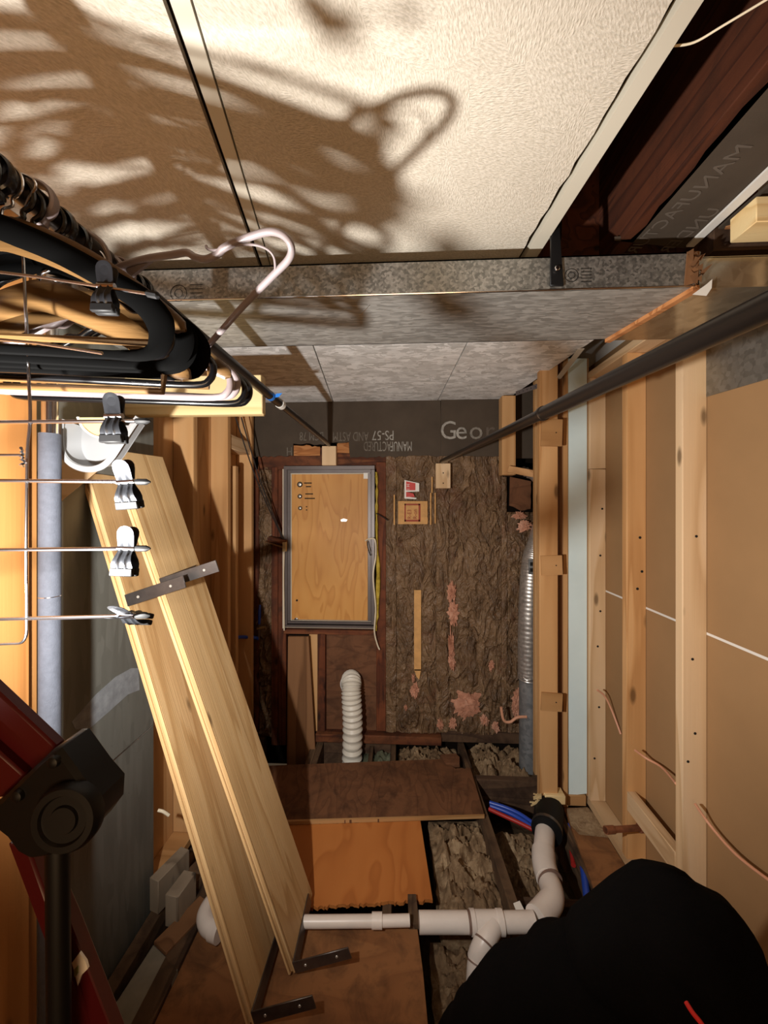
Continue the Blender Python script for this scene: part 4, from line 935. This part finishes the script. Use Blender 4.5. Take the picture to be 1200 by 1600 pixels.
# ---- ladder
ld = root('stepladder', RY(90, 1500, .31), 'dark red stepladder with black plastic hinge caps at the lower left', 'ladder')
YL = .31
def L3(x, y, Y=YL): return RY(x, y, Y)
mk('top_rail', MB().prism([L3(-60, 1028), L3(88, 1168), L3(70, 1192), L3(-60, 1076)], (0, .011, 0)), M['ladder_red'], ld, bevel=.002)
mk('top_rail', MB().prism([L3(-60, 1124), L3(38, 1212), L3(0, 1250), L3(-60, 1200)], (0, .011, 0)), M['ladder_red'], ld, bevel=.002)
mk('rail_web', MB().prism([L3(-60, 1070, YL+.008), L3(74, 1186, YL+.008), L3(38, 1216, YL+.008), L3(-60, 1128, YL+.008)], (0, .004, 0)), M['ladder_red'], ld)
capp = [(85, 1168), (92, 1172), (128, 1222), (152, 1250), (150, 1285), (130, 1312), (72, 1342), (45, 1346), (25, 1335), (8, 1312), (-20, 1290), (-20, 1262), (0, 1250), (36, 1214)]
mk('hinge_cap', MB().prism([L3(x, y, YL-.013) for x, y in capp], (0, .034, 0)), M['ladder_black'], ld, bevel=.0035)
c = L3(112, 1270, YL-.013)
mk('hinge_knob', MB().lathe(c, (.10, -1, .1), [(0, .026), (.006, .026), (.010, .0235), (.0101, .0186), (.008, .0173), (.008, .011), (.010, .010), (.010, 0.0005)], 36), M['ladder_black'], ld)
for x, y in ((84, 1190), (28, 1243)):
    mk('rivet', MB().lathe(L3(x, y, YL-.014), (0, -1, 0), [(-.002, .0055), (.002, .0045), (.003, .002)], 14), M['ladder_black'], ld)
mk('front_rail', MB().beam(L3(44, 1300, YL+.02), L3(190, 1620, YL+.02)+V((.12, .22, -.9)) if False else L3(172, 1660, YL+.03), (0, 1, 0), .018, .012), M['ladder_red'], ld, bevel=.002)
mk('front_rail', MB().prism([L3(12, 1318, YL+.02), L3(60, 1330, YL+.02), L3(110, 1445, YL+.02), L3(186, 1640, YL+.02), L3(110, 1640, YL+.02), L3(92, 1530, YL+.02)], (0, .012, 0)), M['ladder_red'], ld, bevel=.001)
mk('rear_leg', MB().sweep([L3(90, 1320, YL), L3(91, 1450, YL), L3(93, 1640, YL)]+[V((L3(93, 1640, YL).x, YL, .02))], [.0092]*4, [.008]*4, up=(0, 1, 0), seg=14), M['ladder_black'], ld)
f0 = L3(140, 1640, YL+.04)
mk('front_leg', MB().beam(f0, V((f0.x+.10, f0.y+.05, .0)), (1, 0, 0), .04, .014), M['ladder_red'], ld, bevel=.002)
lab = mk('safety_label', MB().prism([L3(x, y, YL+.0185) for x, y in ((112, 1505), (124, 1489), (134, 1503), (137, 1514), (127, 1524), (121, 1542), (110, 1525))], (0, .002, 0)), M['label_w'], ld, label='white and green safety label')
mk('label_print', MB().prism([L3(x, y, YL+.0175) for x, y in ((115, 1516), (121, 1510), (121, 1522), (116, 1527))], (0, .001, 0)), plain('olive_print', rgb(120,130,70), .6), lab)
# ---- flexible duct at the right back
fd = root('flexible_duct', RY(828, 1190, 2.66), 'silver flexible round duct standing behind the orange stud at the back right', 'duct')
YFd = 2.66
pth = spline([RY(846, 815, YFd), RY(839, 850, YFd), RY(832, 880, YFd), RY(828, 930, YFd), RY(826, 1000, YFd), RY(826, 1060, YFd)], 40)
n = len(pth); mk('flex_tube', MB().sweep(pth, [.048+.022*min(1, i/60)+(.0018 if i % 4 == 0 else 0) for i in range(n)], None, seg=22), M['foil'], fd)
c = RY(827, 1056, YFd); zb_ = RY(827, 1200, YFd).z
mk('steel_collar', MB().lathe((c.x, YFd, zb_), (0, 0, 1), [(0, .067), (c.z-zb_-.03, .067), (c.z-zb_-.026, .071), (c.z-zb_-.02, .071), (c.z-zb_-.016, .067), (c.z-zb_+.01, .067)], 26), M['grey_pipe'], fd)
mk('crumpled_foil', MB().sweep([V((c.x+math.cos(a)*.066, YFd+math.sin(a)*.066, c.z+random.uniform(-.012, .012))) for a in [i*.35 for i in range(19)]], [.008+.006*random.random() for i in range(19)], None, seg=6), M['foil'], fd)
jx = RY(835, 886, YFd-.07); mk('junction_box', MB().box(jx.x-.035, jx.x+.03, jx.y, jx.y+.05, jx.z-.05, jx.z+.05), M['grey_pipe'], fd, bevel=.003)
for dz in (-.02, .02): mk('knockout', MB().box(jx.x-.028, jx.x-.008, jx.y-.002, jx.y, jx.z+dz-.012, jx.z+dz+.012), M['blackhole'], fd)
mk('foil_wrap', lump.__globals__['MB']().sweep(spline([RY(815, 735, 2.66), RY(828, 740, 2.66), RY(842, 750, 2.66)], 5), [.03, .032, .028, .034, .03, .036, .03, .03, .034, .03, .03], None, seg=10), M['foil'], fd)
# ---- PVC drain
pv = root('pvc_drain', RZ(730, 1440, -.05), 'cream PVC drain with tee crossing the floor joists in front of the orange plywood', 'pipe')
zc = .045
def pz(x, y, z=zc): return RZ(x, y, z)
mk('thin_pipe', MB().sweep([pz(430, 1440), pz(500, 1440), pz(590, 1439)], .021, None, seg=18), M['pvc'], pv)
mk('coupling', MB().sweep([pz(581, 1438.5), pz(597, 1438.5)], .026, None, seg=18), M['pvc'], pv)
mk('thin_pipe', MB().sweep([pz(596, 1439), pz(640, 1438)], .020, None, seg=18), M['pvc'], pv)
ax = [pz(655, 1441), pz(738, 1442)]
mk('drain_pipe', MB().sweep([pz(655, 1441), pz(748, 1441)], .035, None, seg=22), M['pvc'], pv)
mk('joint_ring', MB().sweep([pz(731, 1441), pz(735, 1441)], .0365, None, seg=22), M['pvc_ring'], pv)
mk('tee_fitting', MB().sweep([pz(735, 1441), pz(742, 1441), pz(743, 1441), pz(776, 1441), pz(777, 1441), pz(786, 1441)], [.041, .041, .038, .038, .041, .041], None, seg=22), M['pvc'], pv)
mk('drain_pipe', MB().sweep([pz(784, 1441), pz(835, 1440)], .034, None, seg=22), M['pvc'], pv)
mk('tee_branch', MB().sweep(spline([pz(772, 1445), pz(760, 1466, .03), pz(750, 1485, .0), pz(745, 1500, -.03)], 5), .037, None, seg=20), M['pvc'], pv)
mk('joint_ring', MB().sweep([pz(757, 1471, .025), pz(756, 1474, .022)], .039, None, seg=20), M['pvc_ring'], pv)
mk('drain_pipe', MB().sweep(spline([pz(746, 1498, -.02), pz(743, 1515, -.05), pz(742, 1545, -.10)], 4), .033, None, seg=20), M['pvc'], pv)
mk('joint_ring', MB().sweep([pz(745, 1503, -.03), pz(744.5, 1506, -.034)], .036, None, seg=20), M['pvc_ring'], pv)
mk('floor_batten', MB().prism([RZ(x, y, .0) for x, y in ((637, 1404), (650, 1404), (655, 1452), (639, 1452))], (0, 0, .02)), M['joist_floor'], None, 'short timber batten crossing between the thin and thick white pipes', 'timber')
rs = root('pvc_riser', RZ(855, 1330, 0), 'cream PVC bend dropping from a black rubber coupling beside the orange stud', 'pipe')
zz = .0
P_ = [RZ(852, 1296, .02), RZ(850, 1320, .02), RZ(850, 1345, .02), RZ(855, 1370, .02), RZ(862, 1390, .03), RZ(862, 1406, .035), RZ(852, 1420, .04), RZ(838, 1436, .045)]
mk('bend', MB().sweep(spline(P_, 5), .048, None, seg=22), M['pvc'], rs)
mk('socket', MB().sweep(spline([RZ(849, 1332, .02), RZ(850.5, 1352, .02), RZ(857, 1374, .02)], 4), .054, None, seg=22), M['pvc'], rs)
mk('joint_ring', MB().sweep([RZ(859, 1376, .025), RZ(860.5, 1379, .025)], .0555, None, seg=22), M['pvc_ring'], rs)
mk('rubber_coupling', MB().sweep([RZ(858, 1262, .03), RZ(857, 1275, .03), RZ(854, 1300, .03)], .075, None, seg=22), M['rubber'], rs)
mk('hose_clamp', MB().sweep([RZ(854.5, 1294, .03), RZ(854, 1298, .03)], .0765, None, seg=22), M['steel'], rs)
for nm, mt, pts, lb in (('water_pipe', 'pex_blue', ((765, 1254), (790, 1262), (812, 1272), (834, 1287)), 'upper blue plastic water pipe running to the black rubber coupling'),
                    ('water_pipe', 'pex_blue', ((766, 1259), (790, 1268), (810, 1278), (832, 1293)), 'lower blue plastic water pipe just above the red one'),
                    ('water_pipe', 'pex_red', ((764, 1264), (790, 1276), (812, 1286), (832, 1296)), 'red plastic water pipe under the two blue ones')):
    mk(nm, MB().sweep(spline([RZ(x, y, -.02) for x, y in pts], 5), .011, None, seg=10), M[mt], None, lb, 'pipe')
mk('water_pipe', MB().sweep(spline([RZ(888, 1290, -.03), RZ(905, 1320, -.04), RZ(912, 1360, -.04), RZ(918, 1410, -.03)], 5), .016, None, seg=10), M['pex_blue'], None, 'dark blue pipe dropping beside the cream PVC bend along the subfloor edge', 'pipe')
mk('water_pipe', MB().sweep(spline([RZ(888, 1305, -.06), RZ(893, 1330, -.07), RZ(896, 1352, -.07)], 5), .012, None, seg=10), M['pex_red'], None, 'short dark red pipe between the PVC bend and the dark blue pipe', 'pipe')
mk('soil_scrap', MB().prism([RZ(x, y, .001) for x, y in ((885, 1264), (918, 1262), (955, 1302), (952, 1309), (905, 1304), (892, 1290))], (0, 0, .003)), M['grey_wool'], None, 'ragged dirty paper patch on the subfloor below the blue strip', 'scrap')
# elbow at left
eb = root('pvc_elbow', RZ(325, 1440, .0), 'white PVC elbow between the loose blocks and the leaning shelf board', 'pipe')
mk('elbow', MB().sweep(spline([RZ(352, 1380, .05), RZ(338, 1402, .05), RZ(326, 1418, .05), RZ(321, 1432, .05), RZ(326, 1446, .05), RZ(337, 1452, .05)], 5), .034, None, seg=20), M['pvc'], eb)
mk('socket', MB().sweep([RZ(333, 1450, .05), RZ(345, 1455, .05)], .039, None, seg=20), M['pvc'], eb)
# loose blocks lower left
def blk(px, py, w_, d_, h_, rz, label, mat='joist_floor', z=0):
    p = RZ(px, py, z); R = Matrix.Rotation(rz, 3, 'Z')
    return mk('wood_offcut', MB().box(p.x-w_/2, p.x+w_/2, p.y-d_/2, p.y+d_/2, z, z+h_, R), M[mat], None, label, 'wood offcut', bevel=.002)
blk(266, 1398, .05, .16, .14, -.3, 'grey weathered wood offcut standing against the sheet metal casing', 'offcut')
blk(283, 1428, .06, .11, .13, -.15, 'short dark-sided wood offcut in front of the standing grey one', 'offcut')
blk(300, 1385, .09, .16, .05, -.35, 'flat brown wood offcut behind the short dark-sided block')
blk(288, 1452, .08, .20, .03, -.45, 'pale flat board piece on the floor beside the duct foot', 'plank')
mk('floor_timber', MB().beam(RZ(330, 1385, .0), RZ(205, 1640, .0), (0, 0, 1), .04, .07), M['joist_floor'], None, 'dark timber lying beside the duct foot, pointing at the white elbow', 'timber', bevel=.003)
# ---- wires and small things
def wire(name, pts, r, mat, label, cat='cable', parent=None, k=6):
    return mk(name, MB().sweep(spline(pts, k), r, None, seg=8), M[mat], parent, label, cat if parent is None else None)
wire('cable', [RX(933, 1078, XR-.1), RX(945, 1088, XR-.06), RX(956, 1110, XR-.03), RX(970, 1147, XR-.01)], .0048, 'cable_p', 'pinkish cable stub between the two far studs of the right wall')
wire('cable', [RX(992, 1172, XR-.1), RX(1010, 1185, XR-.06), RX(1034, 1199, XR-.04), RX(1056, 1224, XR-.09)], .0048, 'cable_p', 'pinkish cable crossing the bay above the copper stub on the right wall')
wire('cable', [RX(1086, 1256, XR-.07), RX(1110, 1290, XR-.04), RX(1150, 1335, XR-.04), RX(1205, 1378, XR-.04)], .0048, 'cable_p', 'long pinkish cable hanging from the nearest stud down the right wall')
cs = root('copper_stub', RX(970, 1296, XR-.1), 'short dull copper pipe stub poking out above the right bottom plate', 'pipe')
pA, pB = RY(946, 1297, 1.78), RY(1010, 1293, 1.84)
mk('stub', MB().sweep([pA, pB], .013, None, seg=14), M['copper'], cs); mk('end_cap', MB().sweep([pA, pA.lerp(pB, .2)], .0165, None, seg=14), M['copper'], cs); mk('flange', MB().sweep([pA.lerp(pB, .82), pA.lerp(pB, .95)], .02, None, seg=14), M['copper'], cs)
wire('cable', [RZ(1050, 72, CEIL+.02), RZ(1085, 66, CEIL+.02), RZ(1130, 40, CEIL+.02), RZ(1210, -8, CEIL+.02)], .0018, 'cable_w', 'thin white cable strung under the dark joist at the upper right')
for x0_, x1_, lb in ((368, 442, 'left of two thin black cords'), (377, 443, 'right of two thin black cords')):
    wire('cord', [RY(x0_, 652, 2.40), RY((x0_+x1_)/2-2, 755, 2.58), RY(x1_, 842, YB-.06)], .0045, 'cord', lb+' slanting down to the wooden peg by the window', 'cord')
pg = root('wall_peg', RY(433, 850, YB-.05), 'small dark wooden peg with a metal tip at the left edge of the window frame', 'peg')
mk('peg', MB().sweep([RY(420, 842, YB-.05), RY(447, 848, YB-.07)], .022, None, seg=10), M['redwood_x'], pg)
mk('peg_plate', MB().beam(RY(415, 846, YB-.04), RY(446, 856, YB-.08), (0, 1, 0), .03, .008), M['plank'], pg); mk('metal_tip', MB().box(*[f for f in (RY(442, 0, YB-.09).x, RY(447, 0, YB-.09).x)], YB-.10, YB-.07, RY(0, 859, YB-.09).z, RY(0, 845, YB-.09).z), M['brass'], pg)
wire('cable', [RY(444, 858, YB-.07), RY(443, 900, YB-.07), RY(443.5, 950, YB-.07), RY(444, 985, YB-.06)], .005, 'cable_w', 'white cable running down the left side of the window frame')
wire('cable', [RY(571, 845, YB-.06), RY(577, 842, YB-.08), RY(586, 844, YB-.08), RY(587, 870, YB-.07), RY(583, 900, YB-.08), RY(587, 950, YB-.07), RY(585, 985, YB-.07), RY(589, 1005, YB-.06), RY(593, 1015, YB-.06)], .0055, 'cable_w', 'white cable hanging down the right side of the window frame')
wire('cable', [RY(574, 846, YB-.07), RY(575, 856, YB-.09), RY(579, 868, YB-.08)], .004, 'cord', 'short dark wire tail at the right window jamb')
wire('cord', [RY(588, 802, YB-.05), RY(597, 807, YB-.06), RY(606, 813, YB-.06)], .004, 'cord', 'short black wire poking out over the red stud right of the window', 'cord')
wire('cable', [RY(783, 1105, 2.6), RY(787, 1125, 2.6), RY(797, 1128, 2.6), RY(808, 1121, 2.6), RY(823, 1120, 2.6)], .009, 'cable_p', 'pinkish white cable loop in front of the steel duct foot')
vp = root('water_valve', RY(405, 950, YB-.04), 'blue handled water valve with a brass body low left of the window', 'valve')
mk('handle', MB().sweep([RY(406, 945, YB-.04), RY(405.5, 958, YB-.05), RY(405, 975, YB-.05)], [.008, .011, .010], None, seg=10), M['pex_blue'], vp)
mk('valve_body', MB().sweep([RY(402, 982, YB-.05), RY(415, 980, YB-.05)], .012, None, seg=10), M['brass'], vp)
mk('stem', MB().sweep([RY(405, 975, YB-.05), RY(404, 998, YB-.05)], .011, None, seg=10), M['steel'], vp)
mk('supply_pipe', MB().sweep(spline([RY(404, 998, YB-.06), RY(395, 996, YB-.07), RY(370, 996, 2.6), RY(366, 1002, 2.6), RY(363, 1015, 2.6)], 5), .012, None, seg=10), M['pex_blue'], vp)
wire('cable', [RX(247, 1266, -1.02), RX(255, 1268, -1.0), RX(264, 1274, -.98)], .006, 'cable_w', 'tiny white cable end poking from the left stud bay below the casing seam')
# knots of nails on right studs: screws
for px, py, Yq in ((1068+20, 838, YS1), (1082, 1030, YS1), (1086, 1146, YS1), (1075, 1190, YS1), (1000, 840, YS2), (1003, 893, YS2), (996, 920, YS2), (941, 795, YS3), (938, 868, YS3), (938, 955, YS3), (936, 1105, YS3), (929, 1185, YS3), (934, 1010, YS3)):
    o_ = disc(px, py, 1.6 if Yq > 1.9 else 2.0, Yq-.0006, wall_right, M['blackhole'], 'nail_head', .001)
# ================================================================== PERSON (kneeling, hooded, facing right)
def bone_mesh(name, bones, mat, parent, vox=.014, smooth=4, fold=0):
    """tapered limbs and joints fused into one continuous surface"""
    off = V(parent['_o']); mb = MB()
    for a, b, ra, rb in bones:
        a, b = V(a), V(b); d = (b-a).normalized(); n = 10; pts = []; rs_ = []
        for k in range(4): t = math.pi/2*(1-k/4); pts.append(a-d*ra*math.sin(t)); rs_.append(max(.001, ra*math.cos(t)))
        for k in range(n+1): pts.append(a.lerp(b, k/n)); rs_.append(ra+(rb-ra)*k/n)
        for k in range(1, 5): t = math.pi/2*k/4; pts.append(b+d*rb*math.sin(t)); rs_.append(max(.001, rb*math.cos(t)))
        mb.sweep(pts, rs_, None, seg=16)
    me = bpy.data.meshes.new(name); me.from_pydata([p-off for p in mb.v], [], mb.f); me.update(); finish(me, False)
    o = bpy.data.objects.new(name, me); COL.objects.link(o)
    r_ = o.modifiers.new('r', 'REMESH'); r_.mode = 'VOXEL'; r_.voxel_size = vox
    sm_ = o.modifiers.new('s', 'SMOOTH'); sm_.iterations = smooth; sm_.factor = .6
    dg = bpy.context.evaluated_depsgraph_get(); ev = bpy.data.meshes.new_from_object(o.evaluated_get(dg)); bpy.data.objects.remove(o)
    for p in ev.polygons: p.use_smooth = True
    if fold:
        for v in ev.vertices:
            q = v.co*7; q2 = V((q.x*1.2+q.z*.8, q.y, q.z*1.5)); v.co += v.normal*fold*((1-abs(noise.noise(q2))*2.4)*.8+.6*noise.noise(q*2.2))
    ev.materials.clear(); ev.materials.append(mat); ev.name = name
    ob = bpy.data.objects.new(name, ev); COL.objects.link(ob); ob.parent = parent; ob['_o'] = list(off); return ob
pr = root('person', (.25, .74, 0), 'person in a black hooded sweatshirt kneeling with bowed head at the lower right', 'person')
J = dict(pelvis=(.16, .78, .40), waist=(.20, .78, .52), chest=(.285, .76, .635), upper=(.37, .755, .725), neck=(.43, .75, .78), head=(.49, .75, .86),
         hipL=(.18, .88, .38), kneeL=(.50, .92, .085), ankL=(.14, .92, .075), toeL=(.04, .92, .045), hipR=(.18, .68, .38), kneeR=(.50, .62, .085), ankR=(.14, .62, .075), toeR=(.04, .62, .045),
         shL=(.38, .92, .62), elL=(.50, 1.0, .46), wrL=(.68, .92, .34), shR=(.36, .60, .66), elR=(.50, .54, .46), wrR=(.68, .62, .34))
def bones(spec): return [(J[a], J[b], ra, rb) for a, b, ra, rb in spec]
SP = [('pelvis','waist',.12,.115),('waist','chest',.115,.13),('chest','upper',.13,.10),('upper','neck',.09,.055),('neck','head',.055,.05)]
for q in 'LR': SP += [('chest','sh'+q,.10,.06),('upper','sh'+q,.08,.062),('sh'+q,'el'+q,.055,.042),('el'+q,'wr'+q,.042,.027),('pelvis','hip'+q,.11,.085),('hip'+q,'knee'+q,.085,.058),('knee'+q,'ank'+q,.056,.04),('ank'+q,'toe'+q,.04,.03)]
bone_mesh('body', bones(SP), M['skin'], pr)
SW = [('pelvis','waist',.15,.15),('waist','chest',.15,.165),('chest','upper',.165,.135),('upper','neck',.12,.085)]
for q in 'LR': SW += [('chest','sh'+q,.135,.09),('upper','sh'+q,.11,.09),('sh'+q,'el'+q,.085,.066),('el'+q,'wr'+q,.066,.042)]
bone_mesh('sweatshirt', bones(SW), M['black_cloth'], pr, .012, 4, .012)
TR = []
for q in 'LR': TR += [('pelvis','hip'+q,.14,.105),('hip'+q,'knee'+q,.105,.074),('knee'+q,'ank'+q,.072,.055)]
bone_mesh('trousers', bones(TR), M['denim'], pr, .012, 4, .008)
for q in 'LR': bone_mesh('shoe', [(V(J['ank'+q])+V((.0, 0, -.005)), V(J['toe'+q])+V((-.02, 0, 0)), .052, .04)], M['rubber'], pr, .01)
# head, looking down to the right, inside the hood
hd = V((.515, .735, .865)); fw = V((.72, -.35, -.60)).normalized(); upv = V((.62, 0, .78)); upv = (upv-fw*upv.dot(fw)).normalized(); sdv = fw.cross(upv)
bm = bmesh.new(); bmesh.ops.create_uvsphere(bm, u_segments=32, v_segments=24, radius=1); mb = MB(); vs = []
for v in bm.verts:
    x, y, z = v.co  # x = side, y = forward, z = up
    sx = .074*(1-.18*max(0, -z)); sy = .095; sz = .115
    bx, by, bz = x*sx, y*sy, z*sz
    if y > .3:
        by += .022*math.exp(-((x/.16)**2+((z+.12)/.20)**2))            # nose
        by += .008*math.exp(-((x/.3)**2+((z+.48)/.10)**2))              # lips
        by -= .010*(math.exp(-(((abs(x)-.38)/.16)**2+((z-.10)/.13)**2)))  # eye sockets
        by += .008*math.exp(-((z-.28)/.10)**2)*(abs(x) < .6)             # brow
        by += .012*math.exp(-((x/.3)**2+((z+.80)/.15)**2))              # chin
    if abs(x) > .85: bx += (.018 if x > 0 else -.018)*math.exp(-((y/.2)**2+(z/.25)**2))
    vs.append(hd+sdv*bx+fw*by+upv*bz)
mb.add(vs, [tuple(v.index for v in f.verts) for f in bm.faces]); bm.free()
mk('head', mb, M['skin'], pr)
for sg in (-1, 1): mk('eye', MB().lathe(hd+sdv*(sg*.029)+fw*.078+upv*.012, fw, [(-.01, .001), (-.006, .009), (0, .012), (.006, .009), (.01, .001)], 12), M['label_w'], pr)
# hood: open shell round the head
bm = bmesh.new(); bmesh.ops.create_uvsphere(bm, u_segments=36, v_segments=26, radius=1); mb = MB(); vs = []
keep = {}
for v in bm.verts:
    x, y, z = v.co; k = 1+.14*noise.noise(V((x*1.4, y*1.4, z*1.4+3)))+.05*noise.noise(V((x*5, y*5, z*5)))
    p = hd+V((-.02, .01, -.0))+sdv*(x*.112*k)+fw*(y*.118*k)+upv*(z*.142*k)
    if y < -.2 and z < -.1: p += V((-.04, 0, -.03))*min(1, (-y-.2)*2)
    vs.append(p)
fs = []
for f in bm.faces:
    c = f.calc_center_median()
    if not (c.y > .62 and c.z < .55): fs.append(tuple(v.index for v in f.verts))
bm.free(); mb.add(vs, fs); hood = mk('hood', mb, M['black_cloth'], pr)
sd_ = hood.modifiers.new('thick', 'SOLIDIFY'); sd_.thickness = .012; sd_.offset = 1
wire('drawcord', [RY(1072, 1566, .62), RY(1082, 1582, .61), RY(1100, 1606, .60), RY(1112, 1640, .60)], .0035, 'red_cord', None, None, pr)
# hands, curled on the thighs
def hand(wr, d, side, name):
    wr, d, side = V(wr), V(d).normalized(), V(side).normalized(); n_ = d.cross(side).normalized(); B_ = [(wr-d*.02, wr, .025, .024)]
    for o_ in (-.024, -.008, .008, .024): B_.append((wr+side*o_*.5, wr+d*.085+side*o_*1.2, .016, .014))
    for o_, L in ((-.033, .060), (-.011, .075), (.011, .070), (.032, .055)):
        p = wr+d*.088+side*o_; q1 = p+d*L*.45-n_*.006; q2 = p+d*L*.75-n_*.024; q3_ = p+d*L*.82-n_*.044
        B_ += [(p, q1, .0095, .009), (q1, q2, .009, .0085), (q2, q3_, .0085, .0072)]
    p = wr+d*.03-side*.026; q1 = p+d*.022-side*.026; q2 = q1+d*.030-side*.006-n_*.012
    B_ += [(wr+d*.02, p, .018, .015), (p, q1, .014, .0115), (q1, q2, .0115, .009)]
    bone_mesh(name, B_, M['skin'], pr, .0035, 2)
hand(V(J['wrL'])+V((.02, 0, -.015)), (.8, -.1, -.6), (0, 1, 0), 'hand'); hand(V(J['wrR'])+V((.02, 0, -.015)), (.8, .1, -.6), (0, -1, 0), 'hand')
# remove helper props
for o in bpy.data.objects:
    if '_o' in o: del o['_o']
